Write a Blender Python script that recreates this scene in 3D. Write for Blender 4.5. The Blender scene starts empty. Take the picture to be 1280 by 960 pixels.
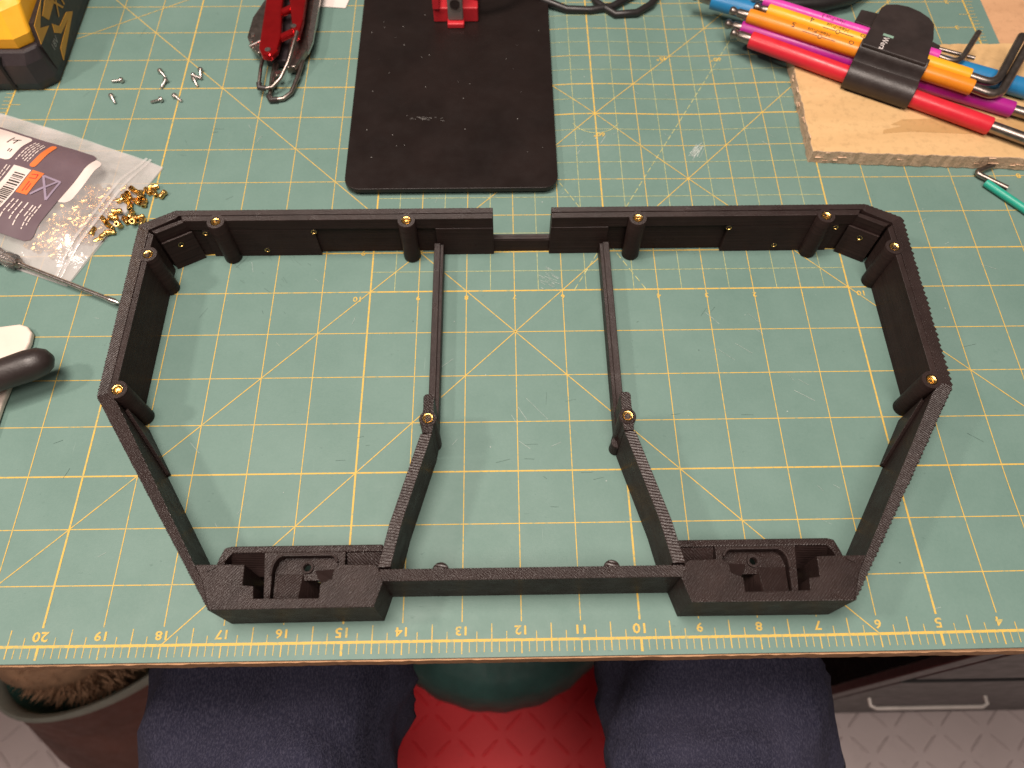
import bpy, bmesh, math, random
from mathutils import Vector, Matrix, Euler
random.seed(7)
IN = 0.0254                                   # everything below is written in inches; meshes are stored in metres
SC = bpy.context.scene
COL = SC.collection

# ------------------------------------------------------------------ camera, world, lamps, exposure
cam_d = bpy.data.cameras.new('camera')
cam = bpy.data.objects.new('camera', cam_d)
COL.objects.link(cam)
SC.camera = cam
cam.location = (-0.25638*IN, -2.0992*IN, 13.398*IN)
cam.rotation_euler = (0.476201, -0.004460, -0.015911)
cam_d.sensor_width = 36.0
cam_d.lens = 27.086
cam_d.clip_start = 0.005
cam_d.clip_end = 50
cam_d.dof.use_dof = True
cam_d.dof.focus_distance = 0.37
cam_d.dof.aperture_fstop = 10.0

world = bpy.data.worlds.new('World')
SC.world = world
world.use_nodes = True
world.node_tree.nodes['Background'].inputs[0].default_value = (1.0, 0.86, 0.76, 1)
world.node_tree.nodes['Background'].inputs[1].default_value = 0.12

def area(name, loc, target, size, watts, col):
    d = bpy.data.lights.new(name, 'AREA')
    d.shape = 'DISK'
    d.size = size*IN
    d.energy = watts
    d.color = col
    o = bpy.data.objects.new(name, d)
    COL.objects.link(o)
    o.location = Vector(loc)*IN
    o.rotation_euler = (Vector(target)-Vector(loc)).to_track_quat('-Z', 'Y').to_euler()
    return o
area('ceiling_lamp_key', (-31, 2, 38), (-2, 5, 0), 4, 5.0, (1.0, 0.85, 0.74))
area('ceiling_lamp_fill', (-7, 6, 60), (0, 4, 0), 22, 24.5, (1.0, 0.87, 0.77))
area('ceiling_lamp_rear', (6, -20, 62), (0, 0, 0), 24, 15.0, (1.0, 0.86, 0.77))

SC.view_settings.view_transform = 'Standard'
SC.view_settings.look = 'None'
SC.view_settings.exposure = 0.0
SC.view_settings.gamma = 1.0
SC.view_settings.use_curve_mapping = False
SC.cycles.use_denoising = True
SC.cycles.max_bounces = 8
SC.cycles.transparent_max_bounces = 12
SC.cycles.caustics_reflective = False
SC.cycles.caustics_refractive = False

# ------------------------------------------------------------------ materials
def srgb(r, g, b):
    f = lambda c: ((c/255+0.055)/1.055)**2.4 if c > 10 else c/255/12.92
    return (f(r), f(g), f(b), 1)
class NT:
    def __init__(s, name):
        s.m = bpy.data.materials.new(name); s.m.use_nodes = True
        s.t = s.m.node_tree; s.b = s.t.nodes['Principled BSDF']; s.out = s.t.nodes['Material Output']
    def n(s, typ, **kw):
        x = s.t.nodes.new(typ)
        for k, v in kw.items(): setattr(x, k, v)
        return x
    def l(s, a, b): s.t.links.new(a, b)
    def math(s, op, a, b=None, c=None):
        x = s.n('ShaderNodeMath', operation=op)
        for i, v in enumerate((a, b, c)):
            if v is None: continue
            if isinstance(v, (int, float)): x.inputs[i].default_value = v
            else: s.l(v, x.inputs[i])
        return x.outputs[0]
    def pos(s): return s.n('ShaderNodeNewGeometry').outputs['Position']
    def noise(s, scale, vec=None, detail=3, rough=.55, mul=None):
        x = s.n('ShaderNodeTexNoise'); x.inputs['Scale'].default_value = scale
        x.inputs['Detail'].default_value = detail; x.inputs['Roughness'].default_value = rough
        v = vec or s.pos()
        if mul:
            mp = s.n('ShaderNodeMapping'); mp.inputs['Scale'].default_value = mul[:3]
            if len(mul) > 3: mp.inputs['Rotation'].default_value = (0, 0, mul[3])
            s.l(v, mp.inputs[0]); v = mp.outputs[0]
        s.l(v, x.inputs['Vector'])
        return x.outputs['Fac']
    def ramp(s, fac, stops):
        x = s.n('ShaderNodeValToRGB'); r = x.color_ramp
        while len(r.elements) < len(stops): r.elements.new(.5)
        for e, (p, c) in zip(r.elements, stops): e.position = p; e.color = c if len(c) == 4 else (*c, 1)
        s.l(fac, x.inputs[0]); return x.outputs[0]
    def mix(s, fac, a, b):
        x = s.n('ShaderNodeMix', data_type='RGBA')
        if isinstance(fac, (int, float)): x.inputs[0].default_value = fac
        else: s.l(fac, x.inputs[0])
        for i, v in ((6, a), (7, b)):
            if isinstance(v, tuple): x.inputs[i].default_value = v
            else: s.l(v, x.inputs[i])
        return x.outputs[2]
    def bump(s, h, strength, dist, normal=None):
        x = s.n('ShaderNodeBump'); x.inputs['Strength'].default_value = strength; x.inputs['Distance'].default_value = dist
        s.l(h, x.inputs['Height'])
        if normal: s.l(normal, x.inputs['Normal'])
        s.l(x.outputs[0], s.b.inputs['Normal']); return x.outputs[0]
    def set(s, color=None, rough=None, metal=None, spec=None):
        if color is not None:
            if isinstance(color, tuple): s.b.inputs['Base Color'].default_value = color
            else: s.l(color, s.b.inputs['Base Color'])
        if rough is not None:
            if isinstance(rough, (int, float)): s.b.inputs['Roughness'].default_value = rough
            else: s.l(rough, s.b.inputs['Roughness'])
        if metal is not None: s.b.inputs['Metallic'].default_value = metal
        if spec is not None: s.b.inputs['Specular IOR Level'].default_value = spec
        return s.m

def simple(name, col, rough=.5, metal=0, var=.12, vscale=60, bump=0, bscale=400, spec=.5):
    """plain coloured surface with a little uneven tone and relief"""
    s = NT(name)
    n = s.noise(vscale)
    lo = tuple(c*(1-var) for c in col[:3])+(1,); hi = tuple(min(1, c*(1+var)) for c in col[:3])+(1,)
    r = s.ramp(s.noise(vscale*3), [(.3, (rough*.85,)*3), (.7, (min(1, rough*1.15),)*3)])
    s.set(s.ramp(n, [(.3, lo), (.7, hi)]), r, metal, spec)
    if bump: s.bump(s.noise(bscale), bump, .0006)
    return s.m

def printed(name, ang, pitch, base=(.0265, .0165, .0152), amt=.7, rgh=.32, gloss=.52):
    """black fused-filament plastic: layer lines on the sides, raster lines on the tops"""
    s = NT(name)
    g = s.n('ShaderNodeNewGeometry'); P = g.outputs['Position']
    sep = s.n('ShaderNodeSeparateXYZ'); s.l(P, sep.inputs[0])
    sn = s.n('ShaderNodeSeparateXYZ'); s.l(g.outputs['True Normal'], sn.inputs[0])
    top = s.math('GREATER_THAN', sn.outputs[2], .35)
    wob = s.noise(260, P, 2)
    along = s.math('ADD', s.math('MULTIPLY', sep.outputs[0], math.cos(ang)), s.math('MULTIPLY', sep.outputs[1], math.sin(ang)))
    ph = s.math('ADD', s.math('MULTIPLY', along, 2*math.pi/(pitch*IN)), s.math('MULTIPLY', wob, 3.0))
    ras = s.math('MULTIPLY_ADD', s.math('SINE', ph), .5, .5)
    ras = s.math('MULTIPLY', ras, s.math('MULTIPLY_ADD', s.noise(900, P, 2), 1.1, .25))
    lay = s.noise(1.0, P, 3, .6, (30, 30, 2600))
    h = s.n('ShaderNodeMix', data_type='FLOAT'); s.l(top, h.inputs[0]); s.l(lay, h.inputs[2]); s.l(ras, h.inputs[3])
    fuzz = s.noise(2200, P, 2)
    hh = s.math('MULTIPLY_ADD', fuzz, .35, h.outputs[0])
    s.bump(hh, amt, .00055)
    col = s.ramp(s.noise(90, P, 4), [(.3, tuple(c*.8 for c in base)), (.75, tuple(c*1.3 for c in base))])
    streak = s.ramp(s.noise(1.0, P, 4, .65, (9, 9, 1500)), [(.34, (0, 0, 0)), (.66, (1, 1, 1))])  # reflections off the layer lines, put into the side colour
    streak = s.math('MULTIPLY', streak, s.math('SUBTRACT', 1.0, top))
    col = s.mix(s.math('MULTIPLY', streak, .55), col, tuple(c*2.1 for c in base)+(1,))
    pale = s.ramp(s.noise(1300, P, 2), [(.66, (0, 0, 0)), (.78, (1, 1, 1))])
    col = s.mix(s.math('MULTIPLY', pale, .12), col, (.16, .13, .12, 1))
    s.set(col, s.ramp(s.noise(120, P), [(.3, (rgh-.06,)*3), (.7, (rgh+.08,)*3)]), 0, .55)
    s.l(s.math('MULTIPLY_ADD', top, gloss, .03), s.b.inputs['Specular IOR Level'])
    return s.m

M = {}
M['print'] = printed('black_printed_plastic', math.radians(-42), .038)
M['print_b'] = printed('black_printed_plastic_crossing', math.radians(48), .038)
M['print_rib'] = printed('black_printed_plastic_ribbed', math.radians(80), .050, amt=.55)
M['print_plain'] = printed('black_printed_plastic_fine', math.radians(90), .02, amt=.4, gloss=.26)
M['print_shaded'] = printed('black_printed_plastic_shaded', math.radians(10), .03, base=(.016, .0115, .011))  # same plastic, base darkened to paint the shade inside the wells

def mat_green():
    s = NT('green_vinyl_mat')
    P = s.pos()
    c = s.ramp(s.noise(20, P, 6, .68), [(.28, (.108, .192, .166)), (.72, (.142, .234, .206))])
    fine = s.noise(700, P, 2)
    c = s.mix(s.math('MULTIPLY', fine, .18), c, (.24, .33, .29, 1))
    # worn cuts and smudges
    def streak(scale, mul, lo, hi):
        return s.ramp(s.noise(scale, P, 3, .6, mul), [(lo, (0, 0, 0)), (hi, (1, 1, 1))])
    patch = s.ramp(s.noise(22, P, 2), [(.46, (0, 0, 0)), (.62, (1, 1, 1))])
    dk = s.math('MULTIPLY', streak(9, (26, 420/9, 1, .6), .66, .74), patch)
    c = s.mix(s.math('MULTIPLY', dk, .42), c, (.075, .13, .115, 1))
    dk2 = s.math('MULTIPLY', streak(9, (60, 4, 1, .35), .69, .76), patch)
    c = s.mix(s.math('MULTIPLY', dk2, .32), c, (.07, .12, .11, 1))
    patch2 = s.ramp(s.noise(17, P, 2, .5, (1, 1, 1, 1.2)), [(.5, (0, 0, 0)), (.66, (1, 1, 1))])
    lt = s.math('MULTIPLY', streak(8, (80, 3, 1, -.75), .70, .77), patch2)
    c = s.mix(s.math('MULTIPLY', lt, .35), c, (.42, .50, .46, 1))
    blot = s.ramp(s.noise(48, P, 4, .7), [(.68, (0, 0, 0)), (.80, (1, 1, 1))])
    c = s.mix(s.math('MULTIPLY', blot, .45), c, (.08, .15, .13, 1))
    s.bump(s.math('ADD', s.noise(1500, P, 2), s.math('MULTIPLY', dk, -1.5)), .18, .0003)
    return s.set(c, s.ramp(s.noise(60, P), [(.3, (.46,)*3), (.7, (.60,)*3)]), 0, .32)
M['mat'] = mat_green()
def ink():
    s = NT('yellow_print_ink')
    P = s.pos()
    w = s.ramp(s.noise(420, P, 4, .7), [(.36, (0, 0, 0)), (.50, (1, 1, 1))])
    c = s.mix(w, (.36, .34, .15, 1), (.62, .41, .085, 1))
    return s.set(c, .6, 0, .3)
M['ink'] = ink()
M['ink_pale'] = simple('pale_yellow_print_ink', (.42, .42, .18, 1), .6, var=.3, vscale=500)
M['scuff_white'] = simple('white_scuff', (.36, .42, .39, 1), .8, var=.25, vscale=600)
M['scuff_dark'] = simple('dark_scuff', (.088, .150, .130, 1), .8, var=.3, vscale=600)
M['brass'] = simple('brass', (.78, .50, .17, 1), .24, 1, var=.2, vscale=500, bump=.3, bscale=1500)
M['brass_hole'] = simple('brass_shadowed_bore', (.52, .28, .07, 1), .4, 1, var=.2, vscale=500)
M['steel'] = simple('steel', (.60, .55, .52, 1), .28, 1, var=.15, vscale=300)
M['dark_steel'] = simple('dark_steel', (.30, .255, .23, 1), .34, 1, var=.2, vscale=200)
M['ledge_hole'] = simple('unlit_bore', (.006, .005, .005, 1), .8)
M['black_plate'] = simple('black_powder_coat', (.0115, .0070, .0062, 1), .36, var=.25, vscale=30, bump=.08, bscale=1200, spec=.35)
M['black_plastic'] = simple('black_plastic', (.026, .0185, .0175, 1), .42, var=.2, vscale=80, bump=.15, bscale=900)
M['rubber'] = simple('black_rubber', (.015, .013, .013, 1), .38, var=.2, vscale=60, bump=.1, bscale=500)
M['red_plastic'] = simple('red_plastic', (.55, .025, .035, 1), .4, var=.12)
M['red_anod'] = simple('red_anodised_metal', (.55, .016, .020, 1), .16, .8, var=.15, vscale=100)
M['yellow_tool'] = simple('yellow_tool_plastic', (.85, .42, .02, 1), .5, var=.08, bump=.1, bscale=1200)
M['yellow_print'] = simple('yellow_label_print', (.52, .26, .03, 1), .5, var=.1)
M['purple_rubber'] = simple('dark_grip_rubber', (.030, .018, .026, 1), .6, var=.2, bump=.2, bscale=700)
M['charcoal'] = simple('charcoal_plastic', (.026, .019, .022, 1), .5, var=.2, bump=.15, bscale=900)
M['grey_print'] = simple('grey_label_print', (.30, .29, .28, 1), .6)
M['white_plastic'] = simple('cream_plastic', (.74, .62, .54, 1), .5, var=.05, bump=.08, bscale=300)
M['paper'] = simple('white_paper', (.74, .66, .62, 1), .8, var=.05)
for k, c in dict(k_red=(.60, .018, .035, 1), k_purple=(.36, .012, .22, 1), k_orange=(.70, .23, .012, 1), k_yellow=(.78, .38, .016, 1),
                 k_pink=(.62, .045, .36, 1), k_blue=(.018, .19, .42, 1), k_teal=(.02, .33, .24, 1)).items():
    M[k] = simple(k.replace('k_', '')+'_sleeve_plastic', c, .36, var=.07, vscale=90, bump=.06, bscale=900)
M['black_ink'] = simple('black_print', (.02, .015, .012, 1), .6)
M['white_ink'] = simple('white_print', (.72, .66, .64, 1), .6)
M['logo_green'] = simple('green_grey_print', (.20, .33, .26, 1), .6)
M['lab_purple'] = simple('purple_grey_label', (.13, .088, .105, 1), .5, var=.06)
M['lab_lilac'] = simple('lilac_label_print', (.30, .24, .32, 1), .5)
M['lab_orange'] = simple('orange_label_print', (.66, .17, .045, 1), .5)
M['lab_white'] = simple('white_label_print', (.72, .62, .58, 1), .5)
M['denim'] = None
def wood(name, a, b, edge=False):
    s = NT(name); P = s.pos()
    g = s.noise(6, P, 5, .6, (1.2, 9, 10, -.12))
    c = s.ramp(g, [(.25, a), (.75, b)])
    sp = s.ramp(s.noise(220 if not edge else 420, P, 4, .7), [(.5, (0, 0, 0)), (.75, (1, 1, 1))])
    c = s.mix(s.math('MULTIPLY', sp, .35 if not edge else .8), c, tuple(x*.45 for x in a[:3])+(1,))
    s.bump(s.noise(350, P, 4, .7), .25 if not edge else 1.0, .0006)
    return s.set(c, .75, 0, .25)
M['board'] = wood('pine_plywood', (.56, .355, .165, 1), (.67, .45, .225, 1))
M['board_veneer'] = wood('darker_pine_veneer', (.44, .26, .105, 1), (.54, .335, .15, 1))
M['board_edge'] = wood('rough_sawn_edge', (.58, .38, .25, 1), (.74, .54, .39, 1), True)
M['table'] = wood('chipboard', (.50, .28, .15, 1), (.62, .36, .20, 1))
M['table_edge'] = wood('chipboard_edge', (.36, .17, .08, 1), (.60, .34, .18, 1), True)

# ------------------------------------------------------------------ object helpers
ORI = {}
def thing(name, label, cat, loc=(0, 0, 0), group=None, kind=None):
    o = bpy.data.objects.new(name, None); COL.objects.link(o)
    o.empty_display_size = .01
    o.location = Vector(loc)*IN; ORI[o] = Vector(loc)
    tag(o, label, cat, group, kind); return o
def tag(o, label=None, cat=None, group=None, kind=None):
    if label: o['label'] = label
    if cat: o['category'] = cat
    if group: o['group'] = group
    if kind: o['kind'] = kind
    return o
def obj(name, vf, mat, parent=None, smooth=None, bevel=0, seg=2, at=None):
    """vf = (verts, faces) in world inches; the mesh is stored relative to its parent (or to `at`)"""
    V, F = vf
    o0 = ORI[parent] if parent else Vector(at or (0, 0, 0))
    me = bpy.data.meshes.new(name)
    me.from_pydata([(Vector(v)-o0)*IN for v in V], [], F)
    bm = bmesh.new(); bm.from_mesh(me); bmesh.ops.recalc_face_normals(bm, faces=bm.faces); bm.to_mesh(me); bm.free()
    me.materials.append(M[mat] if isinstance(mat, str) else mat)
    if smooth:
        for p in me.polygons: p.use_smooth = True
        me.set_sharp_from_angle(angle=math.radians(smooth))
    o = bpy.data.objects.new(name, me); COL.objects.link(o)
    if parent: o.parent = parent
    else: o.location = o0*IN
    ORI[o] = o0
    if bevel:
        b = o.modifiers.new('bevel', 'BEVEL'); b.width = bevel*IN; b.segments = seg; b.limit_method = 'ANGLE'; b.angle_limit = math.radians(40)
    return o
def join(*parts):
    V, F = [], []
    for v, f in parts:
        n = len(V); V += list(v); F += [tuple(i+n for i in q) for q in f]
    return V, F
def prism(poly, z0, z1):
    n = len(poly)
    za = z0 if callable(z0) else (lambda x, y: z0)
    zb = z1 if callable(z1) else (lambda x, y: z1)
    V = [(x, y, za(x, y)) for x, y in poly]+[(x, y, zb(x, y)) for x, y in poly]
    F = [tuple(range(n))[::-1], tuple(range(n, 2*n))]+[(i, (i+1) % n, n+(i+1) % n, n+i) for i in range(n)]
    return V, F
def box(x0, x1, y0, y1, z0, z1): return prism([(x0, y0), (x1, y0), (x1, y1), (x0, y1)], z0, z1)
def frame_of(d):
    d = Vector(d).normalized(); a = Vector((0, 0, 1)) if abs(d.z) < .9 else Vector((1, 0, 0))
    u = d.cross(a).normalized(); return u, d.cross(u).normalized()
def tube(path, rad, seg=14, caps=True, flat=1.0):
    P = [Vector(p) for p in path]; n = len(P)
    R = rad if isinstance(rad, (list, tuple)) else [rad]*n
    V, F = [], []; u = None
    for i, p in enumerate(P):
        t = (P[min(i+1, n-1)]-P[max(i-1, 0)]).normalized()
        if u is None: u, _ = frame_of(t)
        u = (u-t*u.dot(t)).normalized(); w = t.cross(u)
        for k in range(seg):
            a = 2*math.pi*k/seg; V.append(tuple(p+u*(R[i]*math.cos(a))+w*(R[i]*flat*math.sin(a))))
    for i in range(n-1):
        for k in range(seg): F.append((i*seg+k, i*seg+(k+1) % seg, (i+1)*seg+(k+1) % seg, (i+1)*seg+k))
    if caps: F += [tuple(range(seg))[::-1], tuple(range((n-1)*seg, n*seg))]
    return V, F
def cyl(p0, p1, r0, r1=None, seg=20): return tube([p0, p1], [r0, r0 if r1 is None else r1], seg)
def lathe(prof, c, axis=(0, 0, 1), seg=20, close=False):
    """prof: (radius, height) pairs turned round axis through c"""
    ax = Vector(axis).normalized(); u, w = frame_of(ax); c = Vector(c); V, F = [], []
    for r, h in prof:
        for k in range(seg):
            a = 2*math.pi*k/seg; V.append(tuple(c+ax*h+u*(r*math.cos(a))+w*(r*math.sin(a))))
    m = len(prof)
    for i in range(m-1 if not close else m):
        j = (i+1) % m
        for k in range(seg): F.append((i*seg+k, i*seg+(k+1) % seg, j*seg+(k+1) % seg, j*seg+k))
    if not close: F += [tuple(range(seg))[::-1], tuple(range((m-1)*seg, m*seg))]
    return V, F
def ribbon(path, w, z0, z1):
    """upright strip of width w along a plan path"""
    P = [Vector((x, y)) for x, y in path]; L, Rr = [], []
    for i, p in enumerate(P):
        t = (P[min(i+1, len(P)-1)]-P[max(i-1, 0)]).normalized(); nn = Vector((-t.y, t.x))
        L.append(tuple(p+nn*w/2)); Rr.append(tuple(p-nn*w/2))
    return prism(L+Rr[::-1], z0, z1)
def text_vf(s, size, org, xd, yd, lift=.0, align='CENTER', bold=0.0):
    cu = bpy.data.curves.new('t', 'FONT'); cu.body = s; cu.size = 1; cu.align_x = align; cu.align_y = 'CENTER'; cu.resolution_u = 2; cu.offset = bold
    o = bpy.data.objects.new('t', cu); COL.objects.link(o)
    me = bpy.data.meshes.new_from_object(o)
    xd = Vector(xd); yd = Vector(yd); zd = xd.cross(yd).normalized(); org = Vector(org)
    V = [tuple(org+xd*(v.co.x*size)+yd*(v.co.y*size)+zd*lift) for v in me.vertices]
    F = [tuple(p.vertices) for p in me.polygons]
    bpy.data.objects.remove(o); bpy.data.curves.remove(cu); bpy.data.meshes.remove(me)
    return V, F
def sm(a, b, t):
    u = max(0, min(1, (t-a)/(b-a))); return u*u*(3-2*u)

# ------------------------------------------------------------------ floor
def floor_mat(name, a, b, rough=.5):
    s = NT(name); P = s.pos()
    c = s.ramp(s.noise(9, P, 4), [(.3, a), (.7, b)])
    d = s.ramp(s.noise(60, P, 4, .7), [(.6, (0, 0, 0)), (.8, (1, 1, 1))])
    c = s.mix(s.math('MULTIPLY', d, .3), c, tuple(x*.5 for x in a[:3])+(1,))
    s.bump(s.noise(300, P, 3), .2, .001)
    return s.set(c, rough, 0, .4)
M['floor'] = floor_mat('grey_vinyl_floor', (.49, .41, .405, 1), (.57, .48, .475, 1))
M['floor_line'] = floor_mat('grey_vinyl_floor_tread', (.46, .385, .38, 1), (.535, .45, .445, 1))
M['red_tile'] = floor_mat('red_vinyl_floor', (.82, .016, .026, 1), (.88, .022, .034, 1), .5)
M['red_line'] = floor_mat('red_vinyl_floor_tread', (.80, .016, .026, 1), (.87, .022, .034, 1), .5)
ZF = -28.0
floor = obj('floor', box(-70, 70, -60, 60, ZF-1, ZF), 'floor', at=(0, 0, ZF))
tag(floor, 'grey vinyl floor tiles with raised tread pattern', None, None, 'structure')
rt = obj('tile', box(-8.6, 8.6, -12, 5.2, ZF+.002, ZF+.09), 'red_tile', floor, bevel=.08)
tag(rt, 'bright red floor tile among grey ones')
def treads(x0, x1, y0, y1, z, skip=None, ht=.03):
    Q = []
    p = 1.15
    for i in range(int((x1-x0)/p)+1):
        for j in range(int((y1-y0)/p)+1):
            x = x0+i*p; y = y0+j*p
            if skip and skip(x, y): continue
            a = math.pi/4 if (i+j) % 2 else -math.pi/4
            ca, sa = math.cos(a), math.sin(a); L, W = .58, .075
            b4 = [(x+ca*u-sa*v, y+sa*u+ca*v) for u, v in ((-L, 0), (-L*.6, -W), (L*.6, -W), (L, 0), (L*.6, W), (-L*.6, W))]
            t4 = [(x+ca*u-sa*v, y+sa*u+ca*v) for u, v in ((-L*.8, 0), (-L*.5, -W*.4), (L*.5, -W*.4), (L*.8, 0), (L*.5, W*.4), (-L*.5, W*.4))]
            V = [(q[0], q[1], z) for q in b4]+[(q[0], q[1], z+ht) for q in t4]
            Q.append((V, [tuple(range(6, 12))]+[(k, (k+1) % 6, 6+(k+1) % 6, 6+k) for k in range(6)]))
    return join(*Q)
tr = obj('tread_pattern', treads(-36, 36, -10, 6, ZF+.001, lambda x, y: -9.4 < x < 9.4 and y < 6, .06), 'floor_line', floor)
tag(tr, None, None, None, 'stuff')
tr = obj('tread_pattern', treads(-8, 8, -11, 4.6, ZF+.091), 'red_line', floor)
tag(tr, None, None, None, 'stuff')

# ------------------------------------------------------------------ work table and cutting mat
table = thing('work_table', 'pale chipboard table top under the green cutting mat', 'table', (0, 10, -.09))
def table_top():
    # front edge slightly ragged from sawing
    xs = [-34+i*.125 for i in range(545)]
    front = [(x, -.292+random.uniform(-.007, .007)) for x in xs]
    return prism(front+[(34, 24), (-34, 24)], -.50, -.09)
tt = obj('table_top', table_top(), 'table', table)
tt.data.materials.append(M['table_edge'])
for p in tt.data.polygons:
    if p.normal.y < -.6: p.material_index = 1
for x, y in ((-31, 21), (31, 21), (-31, 2.5), (31, 2.5)):
    obj('leg', box(x-1, x+1, y-1, y+1, ZF, -.50), 'table', table, bevel=.06)

def mz(x, y):
    z = .20*sm(4.6, 9.6, x)*sm(3.0, -.6, y)+.07*sm(-5.5, -9.5, x)*sm(2.5, -.4, y)
    z += .055*(.5+.5*math.cos((x-2.0)*2*math.pi/4.6))*sm(9.0, 12.0, y)*sm(.4, 1.6, x)*sm(9, 7, x)
    return z
mat = thing('cutting_mat', 'green self-healing cutting mat with yellow inch grid', 'cutting mat', (0, 9, -.08))
def mat_sheet():
    X0, X1, Y0, Y1 = -12.48, 12.48, -.27, 18.45
    nx, ny = 120, 90
    V, F = [], []
    def g(i, j): return X0+(X1-X0)*i/nx, Y0+(Y1-Y0)*j/ny
    for L in (0, 1):
        for j in range(ny+1):
            for i in range(nx+1):
                x, y = g(i, j); V.append((x, y, mz(x, y)-(.078 if L else 0)))
    N = (nx+1)*(ny+1)
    for j in range(ny):
        for i in range(nx):
            a = j*(nx+1)+i; F.append((a, a+1, a+nx+2, a+nx+1)); F.append((N+a, N+a+nx+1, N+a+nx+2, N+a+1))
    for i in range(nx):
        F.append((i, N+i, N+i+1, i+1)); a = ny*(nx+1)+i; F.append((a, a+1, N+a+1, N+a))
    for j in range(ny):
        a = j*(nx+1); F.append((a, a+nx+1, N+a+nx+1, N+a)); a += nx; F.append((a, N+a, N+a+nx+1, a+nx+1))
    return V, F
obj('mat_sheet', mat_sheet(), 'mat', mat, smooth=30)
ZP = .0045
class Print:
    def __init__(s): s.V, s.F = [], []
    def line(s, x0, y0, x1, y1, w, step=.5, dz=0):
        L = math.hypot(x1-x0, y1-y0)
        if L < 1e-6: return
        n = max(1, int(L/step)); nx, ny = -(y1-y0)/L*w/2, (x1-x0)/L*w/2; b = len(s.V)
        for i in range(n+1):
            t = i/n; x, y = x0+(x1-x0)*t, y0+(y1-y0)*t
            for q in (1, -1):
                X, Y = x+q*nx, y+q*ny; s.V.append((X, Y, mz(X, Y)+ZP+dz))
        for i in range(n): s.F.append((b+2*i, b+2*i+1, b+2*i+3, b+2*i+2))
    def dash(s, x0, y0, x1, y1, w, on, off, dz=0):
        L = math.hypot(x1-x0, y1-y0); t = 0
        while t < L:
            e = min(L, t+on); a, b = t/L, e/L
            s.line(x0+(x1-x0)*a, y0+(y1-y0)*a, x0+(x1-x0)*b, y0+(y1-y0)*b, w, dz=dz); t = e+off
    def poly(s, pts, dz=0):
        b = len(s.V); s.V += [(x, y, mz(x, y)+ZP+dz) for x, y in pts]; s.F.append(tuple(range(b, b+len(pts))))
BX0, BX1, BY0, BY1 = -3, 7, 7, 17
THX, THY = (-8, -3, 2, 7), (3, 8, 13)
main, fine, diag = Print(), Print(), Print()
for X in range(-12, 13):
    w = .034 if X in THX else .0175
    if abs(X) == 12: w = .042
    main.line(X, .30 if abs(X) < 12 else 0, X, 17.7, w, dz=.0004)
for v in range(0, 19):
    w = .030 if v in THY else .0175
    if v in (0, 18): w = .045
    if v == 7: main.line(-12, v, BX0, v, .021); main.line(BX0, v, BX1, v, .032); main.line(BX1, v, 12, v, .021)
    elif v == 12: main.line(-12, v, BX0, v, .021); main.line(BX0, v, BX1, v, .034); main.line(BX1, v, 12, v, .021)
    else: main.line(-12, v, 12, v, w)
for i in range(10):
    fine.line(BX0+.5+i, BY0, BX0+.5+i, BY1, .012, dz=.0008); fine.line(BX0, BY0+.5+i, BX1, BY0+.5+i, .012, dz=.0012)
def clip_diag(k, sgn):
    # line X = k + sgn*v inside the mat
    vs = [v/20 for v in range(0, 361) if -12 <= k+sgn*v/20 <= 12]
    return k+sgn*vs[0], vs[0], k+sgn*vs[-1], vs[-1]
for k, sg in ((6, -1), (-6, 1), (14, -1), (-10, 1)): diag.line(*clip_diag(k, sg), .019, dz=.0016)
diag.line(-10.95, 14.8, -6.4, 17.43, .019, dz=.0016)
fine.dash(1.25, 7, 5.9, 7+1.732*4.65, .018, .16, .07, dz=.002); fine.dash(2.75, 7, -.6, 7+1.732*3.35, .018, .16, .07, dz=.002)
pr = []
for i in range(13):
    a = math.radians(-150+i*10); b2 = math.radians(-140+i*10)
    if i < 12: fine.line(2+.62*math.cos(a), 12+.62*math.sin(a), 2+.62*math.cos(b2), 12+.62*math.sin(b2), .016, dz=.0024)
for e in range(-96, 97):                       # ruler along the near edge
    x = e/8
    main.line(x, 0, x, -.19 if e % 8 else -.215, .012 if e % 4 else .02, dz=.0004)
    if e % 8 == 4: main.line(x, 0, x, .27, .018, dz=.0004)
    elif e % 4 == 2: main.line(x, 0, x, .145, .014, dz=.0004)
    if e % 40 == 16: main.line(x, 0, x, -.215, .04, dz=.0008)
for e in range(0, 145):                        # rulers up both sides
    y = e/8
    for sx in (-1, 1):
        main.line(sx*12, y, sx*(12.19 if e % 8 else 12.24), y, .013, dz=.0004)
        if e % 8 == 4: main.line(sx*12, y, sx*11.75, y, .016, dz=.0004)
g = obj('printed_grid', (main.V, main.F), 'ink', mat); tag(g, 'yellow one-inch grid lines', None, None, 'stuff')
g = obj('printed_half_inch_grid', (fine.V, fine.F), 'ink_pale', mat); tag(g, 'thin half-inch grid and dashed angle lines', None, None, 'stuff')
g = obj('printed_diagonals', (diag.V, diag.F), 'ink', mat); tag(g, 'yellow diagonal guide lines', None, None, 'stuff')
def mat_text(s, x, y, size, rot=math.pi, m='ink', squash=1.18):
    V, F = text_vf(s, size, (0, 0, 0), (1, 0, 0), (0, 1, 0), bold=.022)
    c, q = math.cos(rot), math.sin(rot)
    V = [(x+c*a*squash-q*b, y+q*a*squash+c*b, 0) for a, b, _ in V]
    V = [(a, b, mz(a, b)+ZP+.003) for a, b, _ in V]
    o = obj('digit', (V, F), m, mat); return o
for n in range(1, 24): mat_text(str(n), 12-n, .165, .205 if n % 5 else .225)
for X, s in ((-2, '9'), (-1, '8'), (0, '7'), (1, '6'), (2, '5'), (3, '4'), (4, '3'), (5, '2'), (6, '1')): mat_text(s, X, 6.84, .15)
mat_text('10', -3.25, 6.83, .17); mat_text('10', 7.24, 6.85, .17)
mat_text('9', -3.22, 8, .16)
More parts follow.
